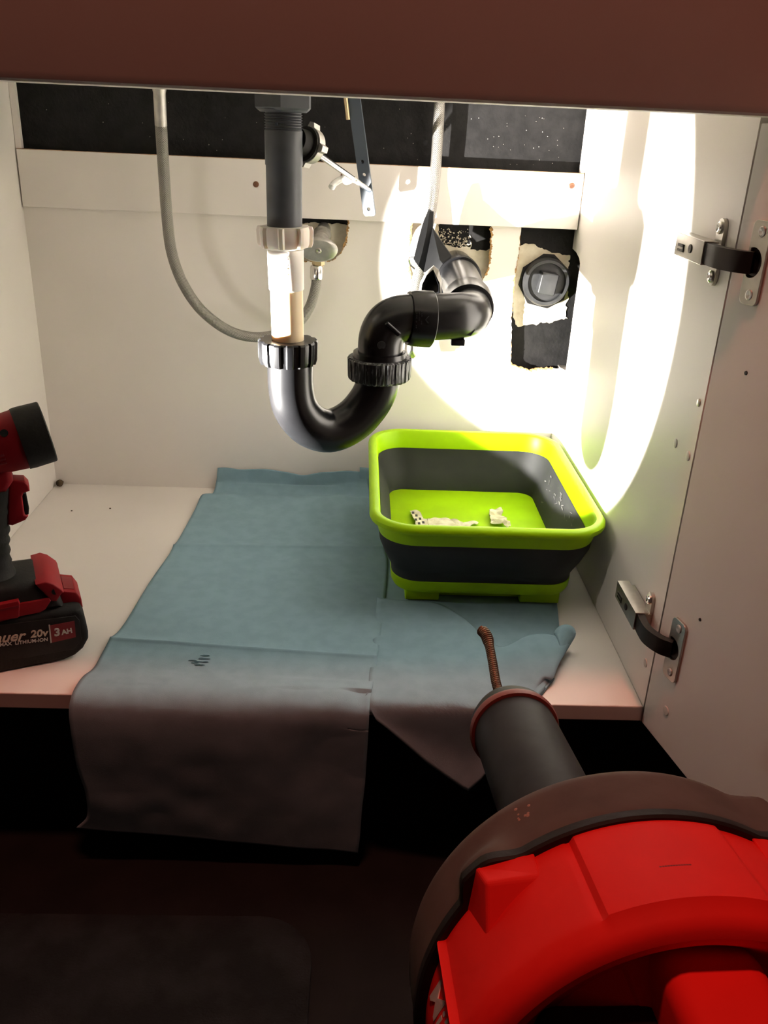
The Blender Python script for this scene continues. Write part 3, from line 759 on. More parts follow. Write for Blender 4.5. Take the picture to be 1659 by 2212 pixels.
# small curved dark shell with a pale rim standing behind the coupling
shp = thing('pipe_shell', 'curved dark shell with a pale grey rim behind the trap coupling', 'plastic piece', (0.5350, 0.3000, 0.3441))
oA = F((0.5206, 0.3000, 0.3436), (0.5222, 0.2980, 0.3596), (0.5277, 0.2960, 0.3714), (0.5360, 0.2940, 0.3792), (0.5417, 0.2900, 0.3749), (0.5453, 0.2880, 0.3652), (0.5475, 0.2880, 0.3416))
iA = F((0.5231, 0.2970, 0.3432), (0.5242, 0.2950, 0.3581), (0.5287, 0.2930, 0.3689), (0.5354, 0.2910, 0.3755), (0.5399, 0.2870, 0.3672), (0.5433, 0.2860, 0.3614), (0.5447, 0.2860, 0.3418))
back_ = F((0.5269, 0.3180, 0.3379), (0.5297, 0.3220, 0.3496), (0.5342, 0.3250, 0.3577), (0.5394, 0.3250, 0.3611), (0.5416, 0.3220, 0.3575), (0.5438, 0.3180, 0.3529), (0.5452, 0.3150, 0.3365))
n = len(oA); rm_ = MB()
rm_.add(oA + iA + [p + V((0, 0.003, 0)) for p in oA] , [(i, i + 1, n + i + 1, n + i) for i in range(n - 1)] + [(i, 2 * n + i, 2 * n + i + 1, i + 1) for i in range(n - 1)])
rm_.build('rim', 'grey_pvc', shp, 20).data.materials[0] = M['dull_chrome']
sh2 = MB(); sh2.add(iA + back_, [(i, i + 1, n + i + 1, n + i) for i in range(n - 1)] + [tuple(range(n, 2 * n))]); sh2.build('bowl', 'abs', shp, 40)

# ================================================================== lime collapsible tub
TX0, TX1, TY0, TY1, TZ = 0.4725, 0.7465, 0.155, 0.500, 0.118
def rr_loop(x0, x1, y0, y1, r, z, n=10):
    out = []
    for cx, cy, a0 in ((x1 - r, y1 - r, 0), (x0 + r, y1 - r, 90), (x0 + r, y0 + r, 180), (x1 - r, y0 + r, 270)):
        for k in range(n + 1):
            q = math.radians(a0 + 90 * k / n); out.append(V((cx + r * math.cos(q), cy + r * math.sin(q), z)))
    return out
def loft(loops, cap0=False, cap1=False):
    n = len(loops[0]); vs = [v for l in loops for v in l]; fs = []
    for i in range(len(loops) - 1):
        for k in range(n):
            fs.append((i * n + k, i * n + (k + 1) % n, (i + 1) * n + (k + 1) % n, (i + 1) * n + k))
    if cap0: fs.append(tuple(range(n - 1, -1, -1)))
    if cap1: fs.append(tuple(range((len(loops) - 1) * n, len(loops) * n)))
    return vs, fs
def tub_loop(inset, z, r):
    """inset may be (sides, front, back)"""
    s, f, b = inset if isinstance(inset, tuple) else (inset, inset, inset)
    return rr_loop(TX0 + s, TX1 - s, TY0 + f, TY1 - b, r, z)
tb = thing('dish_tub', 'lime green and charcoal collapsible tub standing on blue towels', 'tub', ((TX0 + TX1) / 2, (TY0 + TY1) / 2, 0))
# rim: flange curling over, then the lime wall, outside and inside
rl = [tub_loop(0.012, 0.090, 0.042), tub_loop(0.0105, 0.094, 0.043), tub_loop(0.009, 0.109, 0.044), tub_loop(0.001, 0.1085, 0.050), tub_loop(0.000, 0.1105, 0.051),
      tub_loop(0.0005, 0.1145, 0.050), tub_loop(0.003, 0.1172, 0.048), tub_loop(0.0065, 0.118, 0.045), tub_loop(0.0105, 0.1172, 0.041), tub_loop(0.0125, 0.1145, 0.039), tub_loop(0.0145, 0.092, 0.038), tub_loop(0.0145, 0.089, 0.038)]
MB().add(*loft(rl)).build('rim', 'lime', tb, 40)
ol = [tub_loop((.0125, .0125, .0125), 0.0935, 0.042), tub_loop((.0118, .0118, .0118), 0.0885, 0.042), tub_loop((.013, .013, .013), 0.080, 0.041), tub_loop((.020, .019, .019), 0.062, 0.038),
      tub_loop((.0255, .025, .025), 0.050, 0.036), tub_loop((.0270, .0262, .0262), 0.047, 0.035), tub_loop((.0285, .030, .030), 0.042, 0.034), tub_loop((.0290, .031, .031), 0.0345, 0.033)]
il = [tub_loop((.0330, .0350, .0350), 0.0345, 0.022), tub_loop((.0318, .0338, .0338), 0.042, 0.024), tub_loop((.026, .026, .026), 0.060, 0.035), tub_loop((.0165, .0165, .0165), 0.080, 0.038), tub_loop((.0150, .0150, .0150), 0.0925, 0.038)]
MB().add(*loft(ol + il)).build('bellows', 'silicone', tb, 40)
bs = [tub_loop((.0300, .0320, .0320), 0.0350, 0.032), tub_loop((.0285, .0305, .0305), 0.0340, 0.033), tub_loop((.0290, .0310, .0310), 0.0240, 0.033), tub_loop((.0320, .0340, .0340), 0.0185, 0.030), tub_loop((.0360, .0380, .0380), 0.0175, 0.028)]
MB().add(*loft([tub_loop((.050, .052, .052), 0.0182, 0.02), tub_loop((.052, .054, .054), 0.0045, 0.02)], True, True)).build('under_ring', 'lime', tb, 40)
base = MB().add(*loft(bs, True, True)).build('base', 'lime', tb, 40)
fz = 0.0031
for x0, x1 in ((TX0 + 0.046, TX0 + 0.087), (TX1 - 0.090, TX1 - 0.042)):
    for y0, y1 in ((TY0 + 0.042, TY0 + 0.075), (TY1 - 0.075, TY1 - 0.042)):
        MB().box((x0, y0, fz), (x1, y1, 0.0185), 0.002).build('foot', 'lime', tb)
# dried white scuffs inside the far right wall of the bellows
sf = MB(); rnd = random.Random(8)
def inwall(t, z):      # right inner wall of the bellows
    k = (z - 0.042) / 0.04
    return V((TX1 - 0.0315 + 0.0150 * k - 0.0008, TY0 + 0.045 + t * 0.24, z))
for i in range(46):
    t = rnd.random(); z = 0.044 + 0.040 * rnd.random() ** 0.8
    if t < 0.3: z = 0.070 + 0.012 * rnd.random()
    p = inwall(t, z); a = rnd.uniform(0.001, 0.007); b = rnd.uniform(0.0004, 0.0014); ph = rnd.uniform(-0.5, 0.5)
    e1 = V((0.375 * math.sin(ph), math.cos(ph), math.sin(ph))).normalized(); e2 = V((0.375, 0, 1)).normalized()
    k = 7
    sf.add([p + e1 * (a * math.cos(6.283 * j / k) * rnd.uniform(.6, 1)) + e2 * (b * math.sin(6.283 * j / k) * rnd.uniform(.6, 1)) for j in range(k)], [tuple(range(k))])
tag(sf.build('lime_scuffs', 'scuff_pale', tb, 0), 'pale dried scuff marks', kind='stuff')

# paper scraps in the tub
def scrap(name, pts, z, hf, material, label, prints=()):
    P = rough([(p[0], p[1]) for p in pts], 0.0016, 0.003, 3 + z * 1000)
    bm = bmesh.new()
    vs = [bm.verts.new((x, y, 0)) for x, y in P]
    f = bm.faces.new(vs)
    bmesh.ops.triangulate(bm, faces=[f])
    bmesh.ops.subdivide_edges(bm, edges=bm.edges[:], cuts=1)
    for v in bm.verts:
        v.co.z = z + hf * (0.5 + 0.8 * noise.noise(V((v.co.x * 90, v.co.y * 90, 2.0)))) 
        v.co.z = max(v.co.z, z)
    me = bpy.data.meshes.new(name); bm.to_mesh(me); bm.free()
    o = link(name, me, material)
    md = o.modifiers.new('thick', 'SOLIDIFY'); md.thickness = 0.0006; md.offset = 1
    tag(o, label, 'paper scrap')
    return o
ZB = 0.0352
scrap('paper_scrap', [(0.5315, 0.3820, 0.0400), (0.5408, 0.3780, 0.0400), (0.5548, 0.3500, 0.0400), (0.5504, 0.3121, 0.0400), (0.5418, 0.3087, 0.0400), (0.5350, 0.3516, 0.0400)], ZB + 0.0012, 0.006, 'paper', 'narrow printed paper scrap lying at the left of the tub')
sA = bpy.data.objects['paper_scrap']
ik = MB(); rnd = random.Random(2)
for q, (px, py, pz) in enumerate(((0.5351, 0.3592, 0.0455), (0.5390, 0.3503, 0.0455), (0.5376, 0.3368, 0.0455), (0.5433, 0.3402, 0.0455), (0.5412, 0.3254, 0.0455), (0.5469, 0.3287, 0.0455), (0.5448, 0.3142, 0.0455), (0.5489, 0.3116, 0.0455), (0.5430, 0.3042, 0.0455))):
    ik.box((px - 0.002, py - 0.0035, pz - 0.0003), (px + 0.0012, py + 0.003, pz))
ik.build('print', 'ink', sA, 0)
scrap('paper_scrap', [(0.5562, 0.3607, 0.0400), (0.5810, 0.3640, 0.0400), (0.5960, 0.3559, 0.0400), (0.6014, 0.3473, 0.0400), (0.6147, 0.3542, 0.0400), (0.6247, 0.3489, 0.0400), (0.6099, 0.3391, 0.0400), (0.5974, 0.3324, 0.0400), (0.5916, 0.3120, 0.0400), (0.5521, 0.3094, 0.0400)], ZB + 0.0006, 0.0035, 'paper', 'larger blank beige paper scrap with a torn tail in the tub')
scrap('paper_scrap', [(0.6413, 0.3790, 0.0400), (0.6522, 0.3972, 0.0400), (0.6609, 0.3946, 0.0400), (0.6589, 0.3726, 0.0400), (0.6643, 0.3369, 0.0400), (0.6598, 0.3279, 0.0400), (0.6534, 0.3435, 0.0400), (0.6385, 0.3440, 0.0400)], ZB + 0.0008, 0.011, 'paper', 'crumpled paper scrap at the right of the tub bottom')

# ================================================================== blue shop towels
def sheet(name, rows, nu, nv, label, wav=0.0, thick=0.0007, zf=None, material='towel', bow=None, smooth_rows=True):
    """rows: list of (left, right) 3D points from back to front; a grid between them"""
    Lp = catmull([r[0] for r in rows], 400) if smooth_rows else [V(r[0]) for r in rows]
    Rp = catmull([r[1] for r in rows], 400) if smooth_rows else [V(r[1]) for r in rows]
    Lp = resample(Lp, nv); Rp = resample(Rp, nv)
    vs, fs = [], []
    for j in range(nv):
        for i in range(nu):
            u = i / (nu - 1); v = j / (nv - 1)
            p = Lp[j].lerp(Rp[j], u)
            if zf: p = p + zf(u, v, p)
            vs.append(p)
    for j in range(nv - 1):
        for i in range(nu - 1):
            a = j * nu + i; fs.append((a, a + 1, a + nu + 1, a + nu))
    o = obj(name, vs, fs, material, None, 180)
    md = o.modifiers.new('thick', 'SOLIDIFY'); md.thickness = thick; md.offset = 0
    tag(o, label, 'towel')
    return o
def crease(x, x0, w): return math.exp(-((x - x0) / w) ** 2)
# under sheet, below the tub
def zf_under(u, v, p):
    return V((0, 0, 0.0004 * noise.noise(V((p.x * 20, p.y * 20, 0)))))
sheet('shop_towel', [((0.462, 0.5255, 0.044), (0.712, 0.5255, 0.030)), ((0.463, 0.5240, 0.012), (0.712, 0.5240, 0.012)), ((0.464, 0.512, 0.0014), (0.711, 0.512, 0.0014)), ((0.464, 0.40, 0.0011), (0.712, 0.40, 0.0011)), ((0.465, 0.25, 0.0011), (0.709, 0.25, 0.0011)), ((0.466, 0.10, 0.0011), (0.690, 0.115, 0.0011)), ((0.467, 0.07, 0.0011), (0.685, 0.085, 0.0011))],
      30, 80, 'blue paper towel lying flat underneath the lime tub', zf=zf_under)
# curled sheet at the right, hanging over the front edge in a torn point
NU, NV = 46, 60
top = catmull([(0.4855, 0.1975, 0.0040), (0.5157, 0.1912, 0.0060), (0.5459, 0.1883, 0.0060), (0.5670, 0.1764, 0.0060), (0.5853, 0.1447, 0.0080), (0.6001, 0.1139, 0.0080), (0.6171, 0.0891, 0.0100), (0.6325, 0.0878, 0.0160), (0.6474, 0.0951, 0.0200), (0.6678, 0.0966, 0.0220), (0.6797, 0.0865, 0.0240), (0.6895, 0.0804, 0.0200)], NU)
bot_x = [(0.0, 0.470, 0.004), (0.12, 0.4900, 0.0205), (0.35, 0.533, 0.060), (0.53, 0.5768, 0.093), (0.60, 0.590, 0.078), (0.75, 0.611, 0.040), (0.88, 0.630, 0.012), (1.0, 0.645, 0.0)]
def lerp_tab(t, k):
    for a, b in zip(bot_x, bot_x[1:]):
        if t <= b[0] + 1e-9:
            q = (t - a[0]) / (b[0] - a[0]); return a[k] + (b[k] - a[k]) * q
    return bot_x[-1][k]
vs, fs = [], []
for i in range(NU):
    u = i / (NU - 1); T = top[i]; bx_ = lerp_tab(u, 1); hang = lerp_tab(u, 2)
    path = [T]
    z0 = T.z
    E = V((T.x + (bx_ - T.x) * 0.80, 0.014, 0.0035))
    for k in (0.25, 0.5, 0.75):
        q = T.lerp(E, k); q.z = 0.0028 + (z0 - 0.0028) * (1 - k) ** 1.6 + 0.006 * u * math.sin(math.pi * k); path.append(q)
    path.append(E)
    if u < 0.93:
        path.append(V((bx_ - 0.002, -0.004, 0.0010)))
        path.append(V((bx_, -0.0095, -0.0065)))
        if hang > 0.012:
            path.append(V((bx_, -0.012, -hang * 0.6 - 0.003)))
            path.append(V((bx_ + 0.001, -0.012 - 0.010 * hang / 0.093, -hang)))
    else:
        path[-1] = V((0.668 - 0.012 * (u - 0.93) / 0.07, 0.040, 0.004))
        path.append(V((0.655, 0.022, 0.003)))
    vs.append(catmull(path, NV))
# rolled right edge: curl the last columns up and over
flat = []
for i in range(NU):
    u = i / (NU - 1)
    for j in range(NV):
        p = vs[i][j].copy(); v = j / (NV - 1)
        p.z += 0.0018 * noise.noise(V((p.x * 28, p.y * 28, 4.0))) * (1 if p.z > 0.003 else 0.2)
        if p.y > 0.012: p.z = max(p.z, 0.0022)
        flat.append(p)
for i in range(NU - 1):
    for j in range(NV - 1):
        a = i * NV + j; fs.append((a, a + 1, a + NV + 1, a + NV))
# the scroll at the right end of the back edge
o = obj('shop_towel', flat, fs, 'towel', None, 180)
md = o.modifiers.new('thick', 'SOLIDIFY'); md.thickness = 0.0007; md.offset = 0
tag(o, 'wrinkled blue paper towel with a torn point hanging beside the cable tip', 'towel')
cu_ = MB(); cvs = []
c_a = V((0.6688, 0.0992, 0.0180)); c_b = V((0.6705, 0.0525, 0.0100))
ns, nt = 10, 22
for k in range(ns):
    t = k / (ns - 1)
    base_ = V((0.6778, 0.0997, 0.0120)).lerp(V((0.6640, 0.0508, 0.0040)), t)
    R_ = 0.0125 * (1 - t) + 0.003 * t
    for q in range(nt):
        ang = math.radians(-150 + 330 * q / (nt - 1) * (1 - 0.55 * t))
        cvs.append(base_ + V((R_ * 0.95 * math.cos(ang) + R_ * 0.9, 0.0, R_ * math.sin(ang) + R_ - 0.004 * (1 - t))))
cfs = [(k * nt + q, k * nt + q + 1, (k + 1) * nt + q + 1, (k + 1) * nt + q) for k in range(ns - 1) for q in range(nt - 1)]
for v in cvs: v.z = max(v.z, 0.0018)
cu_.add(cvs, cfs)
curl = cu_.build('curled_corner', 'towel', o, 180)
md = curl.modifiers.new('thick', 'SOLIDIFY'); md.thickness = 0.0007; md.offset = 0
# the long main towel
rows = [((0.2466, 0.5262, 0.0350), (0.4760, 0.5262, 0.0372)),
        ((0.2440, 0.5235, 0.0150), (0.4765, 0.5235, 0.0165)),
        ((0.2425, 0.5130, 0.0040), (0.4780, 0.5130, 0.0045)),
        ((0.2405, 0.4960, 0.0030), (0.4800, 0.4960, 0.0060)),
        ((0.2344, 0.4903, 0.0050), (0.4820, 0.4800, 0.0120)),
        ((0.2283, 0.4615, 0.0060), (0.4850, 0.4600, 0.0110)),
        ((0.2235, 0.3852, 0.0034), (0.4930, 0.4000, 0.0044)),
        ((0.2191, 0.3115, 0.0030), (0.4979, 0.3260, 0.0030)), ((0.2096, 0.2271, 0.0028), (0.5008, 0.2931, 0.0028)), ((0.2029, 0.1302, 0.0028), (0.4951, 0.2023, 0.0028)), ((0.1954, 0.0856, 0.0028), (0.4837, 0.0685, 0.0028)), ((0.1939, 0.0437, 0.0030), (0.4798, 0.0343, 0.0030)),
        ((0.1885, 0.0230, 0.0055), (0.4790, 0.0230, 0.0045)),
        ((0.1870, 0.0020, 0.0072), (0.4760, 0.0020, 0.0066)),
        ((0.1862, -0.0130, 0.0032), (0.4750, -0.0130, 0.0022)),
        ((0.1856, -0.0195, -0.0080), (0.4748, -0.0190, -0.0090)),
        ((0.1862, -0.0215, -0.0300), (0.4745, -0.0205, -0.0340)),
        ((0.1880, -0.0225, -0.0720), (0.4735, -0.0205, -0.0860)),
        ((0.1930, -0.0225, -0.1050), (0.4715, -0.0200, -0.1200)),
        ((0.1905, -0.0215, -0.1360), (0.4705, -0.0200, -0.1560)),
        ((0.1775, -0.0200, -0.1535), (0.4690, -0.0200, -0.1790))]
def zf_main(u, v, p):
    d = V((0, 0, 0))
    n1 = noise.noise(V((p.x * 9, p.y * 9, p.z * 9 + 3)))
    n2 = noise.noise(V((p.x * 30, p.y * 30, p.z * 30 + 8)))
    if p.z > -0.002 and p.y > 0.01:
        d.z += max(0, 0.0016 * n1 + 0.0007 * n2)
        d.z += 0.0018 * crease(p.y, 0.318 + 0.012 * u, 0.0022) + 0.0030 * crease(p.y, 0.318 + 0.012 * u, 0.012)
        d.z += 0.0018 * crease(p.y, 0.0935 - 0.024 * u, 0.0022) + 0.0022 * crease(p.y, 0.0935 - 0.024 * u, 0.010)
        if p.y > 0.44: d.z += 0.006 * max(0, math.sin(u * 9 + 1.0)) * crease(p.y, 0.474, 0.018)
    elif p.y <= 0.01:
        d.y += -0.0035 * n1 - 0.0012 * n2
        d.z += -0.004 * crease(u, 0.97, 0.05) * (1 if p.z > -0.02 else 0)
        d.y = min(d.y, 0.002)
    if v < 0.03 and p.y > 0.5: d.z += 0.004 * n2 - 0.008 * crease(u, 0.56, 0.12)
    return d
mt = sheet('shop_towel', rows, 70, 440, 'long blue paper towel with a wet spot, draped over the front edge', zf=zf_main)
# wet spot and small tears
ws = MB(); rnd = random.Random(4)
for q in range(13):
    row = q % 4; px = 0.2995 + rnd.uniform(-0.0045, 0.0045) + 0.0012 * row; py = 0.0500 + row * 0.0058; w = rnd.uniform(0.0025, 0.0055)
    if q > 10: px -= 0.011; py = 0.0535 + 0.004 * (q - 11)
    k = 18; c = V((px, py, 0.0050)); hh = rnd.uniform(0.0012, 0.0022)
    ws.add([c + V((w * math.cos(6.283 * j / k) * rnd.uniform(.8, 1.0), hh * math.sin(6.283 * j / k) * rnd.uniform(.7, 1.0), 0.00005 * q)) for j in range(k)], [tuple(range(k))])
wet = ws.build('wet_spot', 'towel_stain', mt, 0)
sw = wet.modifiers.new('hug', 'SHRINKWRAP'); sw.target = mt; sw.wrap_method = 'PROJECT'; sw.use_project_z = True; sw.use_negative_direction = True; sw.use_positive_direction = True; sw.offset = 0.0004

# ================================================================== cordless work light
TO = V((0.1026, 0.0726, 0.0)); TA = math.radians(23)
TM = Matrix.Translation(TO) @ Matrix.Rotation(TA, 4, 'Z')
wl = thing('work_light', 'red and black cordless work light standing at the left, lamp switched on', 'work light', TO)
def slab(prof, y0, y1, bev, name, material, parent, M_=TM, smooth=40, seg=3):
    """side profile (x, z) pushed from y0 to y1 with rounded edges"""
    bm = bmesh.new()
    a = [bm.verts.new((x, y0, z)) for x, z in prof]; b = [bm.verts.new((x, y1, z)) for x, z in prof]
    bm.faces.new(a); bm.faces.new(list(reversed(b)))
    n = len(prof)
    for i in range(n): bm.faces.new((a[i], b[i], b[(i + 1) % n], a[(i + 1) % n]))
    bmesh.ops.recalc_face_normals(bm, faces=bm.faces)
    if bev:
        ed = [e for e in bm.edges if (abs(e.verts[0].co.y - e.verts[1].co.y) < 1e-7)]
        bmesh.ops.bevel(bm, geom=ed, offset=bev, segments=seg, profile=0.5, affect='EDGES', clamp_overlap=True)
    me = bpy.data.meshes.new(name); bm.to_mesh(me); bm.free()
    me.transform(M_); me.shade_smooth(); me.set_sharp_from_angle(angle=math.radians(smooth))
    return link(name, me, material, parent)
def xz(*p): return [(a[0], a[2]) for a in p]
Yn = -0.036
bat = slab([(-0.062, 0.060), (-0.066, 0.052), (-0.066, 0.020), (-0.060, 0.004), (-0.050, 0.0)] + [(0.045, 0.0), (0.057, 0.0035), (0.0655, 0.010), (0.0715, 0.020), (0.0722, 0.028), (0.0712, 0.040), (0.0700, 0.050), (0.0672, 0.0565), (0.062, 0.0585), (0.030, 0.0600)], -0.0365, 0.0365, 0.005, 'battery', 'grip_rubber', wl)
# raised side panel, label and lettering of the battery
slab(xz((-0.0582, -0.0370, 0.0583), (0.0335, -0.0370, 0.0530), (0.0613, -0.0370, 0.0515), (0.0648, -0.0370, 0.0453), (0.0644, -0.0370, 0.0220), (0.0561, -0.0370, 0.0126), (0.0114, -0.0370, 0.0129), (-0.0639, -0.0370, 0.0198)), -0.0374, -0.030, 0.0006, 'side_panel', 'rubber', bat)
slab(xz((0.0362, -0.0375, 0.0456), (0.0598, -0.0375, 0.0461), (0.0593, -0.0375, 0.0268), (0.0358, -0.0375, 0.0254)), -0.0379, -0.037, 0.0, 'label', 'label_red', bat)
slab(xz((0.0349, -0.0380, 0.0467), (0.0362, -0.0380, 0.0465), (0.0357, -0.0380, 0.0257), (0.0344, -0.0380, 0.0254)), -0.0382, -0.037, 0.0, 'label_line', 'letter', bat)
TXd = (TM.to_3x3() @ V((1, 0, 0))); 
def tw(p): return TM @ V(p)
def btext(body, size, p, q, material, align='LEFT', shear=0.0, bold=0.0, depth=0.0003):
    a = tw(p); b = tw(q); X = (b - a).normalized(); N = TM.to_3x3() @ V((0, -1, 0)); Y = N.cross(X)
    text(body, size, a, X, Y, material, 'lettering', bat, depth, shear, bold, align)
btext('bauer', 0.0152, (0.0100, -0.0378, 0.0346), (0.0139, -0.0378, 0.0343), 'letter_warm', 'RIGHT', 0.35, 0.0003)
btext('20v', 0.0112, (0.0327, -0.0378, 0.0345), (0.0367, -0.0378, 0.0342), 'letter_warm', 'RIGHT', 0.1, 0.0003)
btext('20v MAX  LITHIUM-ION', 0.0052, (0.0325, -0.0378, 0.0285), (0.0365, -0.0378, 0.0282), 'letter', 'RIGHT', 0.0, 0.0001)
btext('3', 0.0120, (0.0387, -0.0382, 0.0329), (0.0427, -0.0382, 0.0326), 'letter', 'LEFT', 0.0, 0.0004)
btext('AH', 0.0074, (0.0463, -0.0382, 0.0329), (0.0504, -0.0382, 0.0331), 'letter', 'LEFT', 0.0, 0.0003)
# red release button of the battery with dark pictogram
lb = slab([(0.0500, 0.056), (0.0500, 0.0700), (0.0530, 0.0728), (0.0655, 0.0690), (0.0700, 0.0600), (0.0705, 0.050)], -0.020, 0.020, 0.0015, 'release_button', 'bauer_red', bat)
slab([(0.0545, 0.0710), (0.0545, 0.0731), (0.0645, 0.0701), (0.0645, 0.0680)], -0.014, 0.014, 0.0004, 'button_mark', 'label_red', lb)
# foot of the tool: black housing, red nose with a screw hole, red strip and latch
slab([(-0.066, 0.058), (-0.062, 0.084), (-0.040, 0.094), (-0.02, 0.0945), (0.005, 0.0930), (0.030, 0.0925), (0.048, 0.078), (0.0520, 0.0585), (0.0, 0.0585), (-0.03, 0.0585)], -0.0335, 0.0335, 0.011, 'foot_housing', 'grip_rubber', wl)
nose = slab(xz((0.0280, 0.0000, 0.0923), (0.0375, 0.0000, 0.0939), (0.0443, 0.0000, 0.0905), (0.0520, 0.0000, 0.0821), (0.0532, -0.0120, 0.0788), (0.0511, -0.0280, 0.0779), (0.0453, -0.0340, 0.0699), (0.0405, -0.0340, 0.0709), (0.0343, -0.0340, 0.0822), (0.0309, -0.0180, 0.0871)), -0.0350, 0.0350, 0.0095, 'nose', 'bauer_red', wl)
MB().lathe([(-0.004, 0.0033), (0.0012, 0.0033), (0.0012, 0)], tw((0.0448, -0.0338, 0.0816)), TM.to_3x3() @ V((0.25, -1, 0.05)), 18).build('screw_hole', 'kick', nose)
slab(xz((-0.0614, -0.0340, 0.0640), (-0.0319, -0.0340, 0.0718), (0.0128, -0.0340, 0.0748), (0.0388, -0.0340, 0.0755), (0.0402, -0.0340, 0.0720), (0.0340, -0.0340, 0.0636), (0.0285, -0.0340, 0.0610), (0.0103, -0.0340, 0.0604), (-0.0088, -0.0340, 0.0580), (-0.0629, -0.0340, 0.0539)), -0.0358, 0.0345, 0.001, 'red_strip', 'bauer_red', wl)
la = slab(xz((-0.0353, -0.0380, 0.0773), (0.0107, -0.0380, 0.0800), (0.0115, -0.0380, 0.0762), (0.0093, -0.0380, 0.0618), (0.0075, -0.0380, 0.0606), (-0.0375, -0.0380, 0.0612)), -0.0385, -0.030, 0.0012, 'latch', 'bauer_red', wl)
slab(xz((-0.0359, -0.0387, 0.0727), (0.0100, -0.0387, 0.0748), (0.0102, -0.0387, 0.0726), (-0.0364, -0.0387, 0.0697)), -0.0388, -0.036, 0.0, 'groove', 'label_red', la)
# grip, trigger, body
gp_ = catmull([(-0.012, 0, 0.096), (-0.0095, 0, 0.112), (-0.0075, 0, 0.135), (-0.0035, 0, 0.160), (0.0005, 0, 0.185), (0.0035, 0, 0.200)], 40)
vs, fs = [], []
n = 28
for i, p in enumerate(gp_):
    t = i / 39.0
    ra = 0.0185 + 0.006 * max(0, 1 - t * 5) ** 2 + 0.0008 * math.sin(t * 60) * (1 if 0.1 < t < .75 else 0); rb = 0.0160 + 0.008 * max(0, 1 - t * 5) ** 2
    for k in range(n):
        q = 2 * math.pi * k / n
        vs.append(TM @ (p + V((ra * math.cos(q), rb * math.sin(q), -0.10 * ra * math.cos(q)))))
for i in range(39):
    for k in range(n): fs.append((i * n + k, i * n + (k + 1) % n, (i + 1) * n + (k + 1) % n, (i + 1) * n + k))
fs += [tuple(range(n)), tuple(39 * n + k for k in range(n))]
obj('grip', vs, fs, 'grip_rubber', wl, 50)
slab([(-0.022, 0.186), (-0.026, 0.215), (-0.020, 0.250), (0.000, 0.258), (0.020, 0.240), (0.0215, 0.205), (0.0215, 0.196), (0.014, 0.186)], -0.0185, 0.0185, 0.006, 'body', 'bauer_red', wl)
trg = slab(xz((0.0176, 0.0000, 0.1950), (0.0315, 0.0000, 0.1927), (0.0351, 0.0000, 0.1874), (0.0349, 0.0000, 0.1815), (0.0292, 0.0000, 0.1803), (0.0275, 0.0000, 0.1766), (0.0274, 0.0000, 0.1577), (0.0305, 0.0000, 0.1552), (0.0275, 0.0000, 0.1516), (0.0151, 0.0000, 0.1475), (0.0102, 0.0000, 0.1492)), -0.0095, 0.0095, 0.002, 'trigger', 'bauer_red', wl)
slab(xz((0.0283, 0.0000, 0.1795), (0.0315, 0.0000, 0.1781), (0.0323, 0.0000, 0.1630), (0.0311, 0.0000, 0.1567), (0.0281, 0.0000, 0.1561), (0.0270, 0.0000, 0.1648)), -0.0075, 0.0075, 0.001, 'trigger_insert', 'rubber', trg)
# head with bezel, reflector and the lamp itself
hd_ = thing_part = MB().lathe([(-0.090, 0.012), (-0.088, 0.0200), (-0.070, 0.0255), (-0.050, 0.0270), (-0.024, 0.0292), (-0.0235, 0.0285)], BEAM_O, BEAM_D, 48).build('lamp_head', 'bauer_red', wl)
MB().lathe([(-0.0265, 0.0275), (-0.0262, 0.0298), (-0.020, 0.0302), (-0.001, 0.0297), (0.0, 0.0288), (0.0, 0.0270), (-0.004, 0.0265), (-0.012, 0.0200), (-0.020, 0.009), (-0.020, 0.0)], BEAM_O, BEAM_D, 48, None, False).build('bezel', 'rubber', wl)
MB().lathe([(-0.0038, 0.0258), (-0.0105, 0.0195), (-0.0185, 0.0085)], BEAM_O, BEAM_D, 40, None, False).build('reflector', 'glass', hd_)
MB().lathe([(-0.0188, 0.0085), (-0.0170, 0.0070), (-0.0166, 0.0)], BEAM_O, BEAM_D, 24, None, False).build('led', 'led', hd_)
X_, Y_, Z_ = basis(BEAM_D)
def headpt(s, ang, r): return BEAM_O + BEAM_D * s + X_ * (r * math.cos(ang)) + Y_ * (r * math.sin(ang))
NCAM = V((0.39, -0.92, 0.0))
best = min((abs((headpt(0, math.radians(a), 1) - BEAM_O).normalized().dot(NCAM) - 1), a) for a in range(0, 360, 5))[1]
sgn = 1 if headpt(0, math.radians(best + 40), 1).z > headpt(0, math.radians(best), 1).z else -1
q = math.radians(best + sgn * 38)
MB().lathe([(-0.004, 0.0036), (0.0005, 0.0036), (0.0005, 0)], headpt(-0.0375, q, 0.0282), headpt(0, q, 1) - BEAM_O, 16).build('screw_hole', 'kick', hd_)
for k in range(3):
    q = math.radians(best - sgn * (2 + 9 * k))
    MB().tube([headpt(-0.044, q, 0.0275), headpt(-0.060, q, 0.0265)], 0.0012, 8).build('vent', 'label_red', hd_)
# the beam
ld = bpy.data.lights.new('work_light_beam', 'SPOT'); ld.energy = BEAM_POWER; ld.color = (1.0, 0.965, 0.90)
ld.spot_size = math.radians(53.0); ld.spot_blend = 0.09; ld.shadow_soft_size = 0.0035
lo = bpy.data.objects.new('work_light_beam', ld); COL.objects.link(lo)
lo.location = BEAM_O - BEAM_D * 0.002
lo.rotation_euler = BEAM_D.to_track_quat('-Z', 'Y').to_euler()
put(lo, wl)
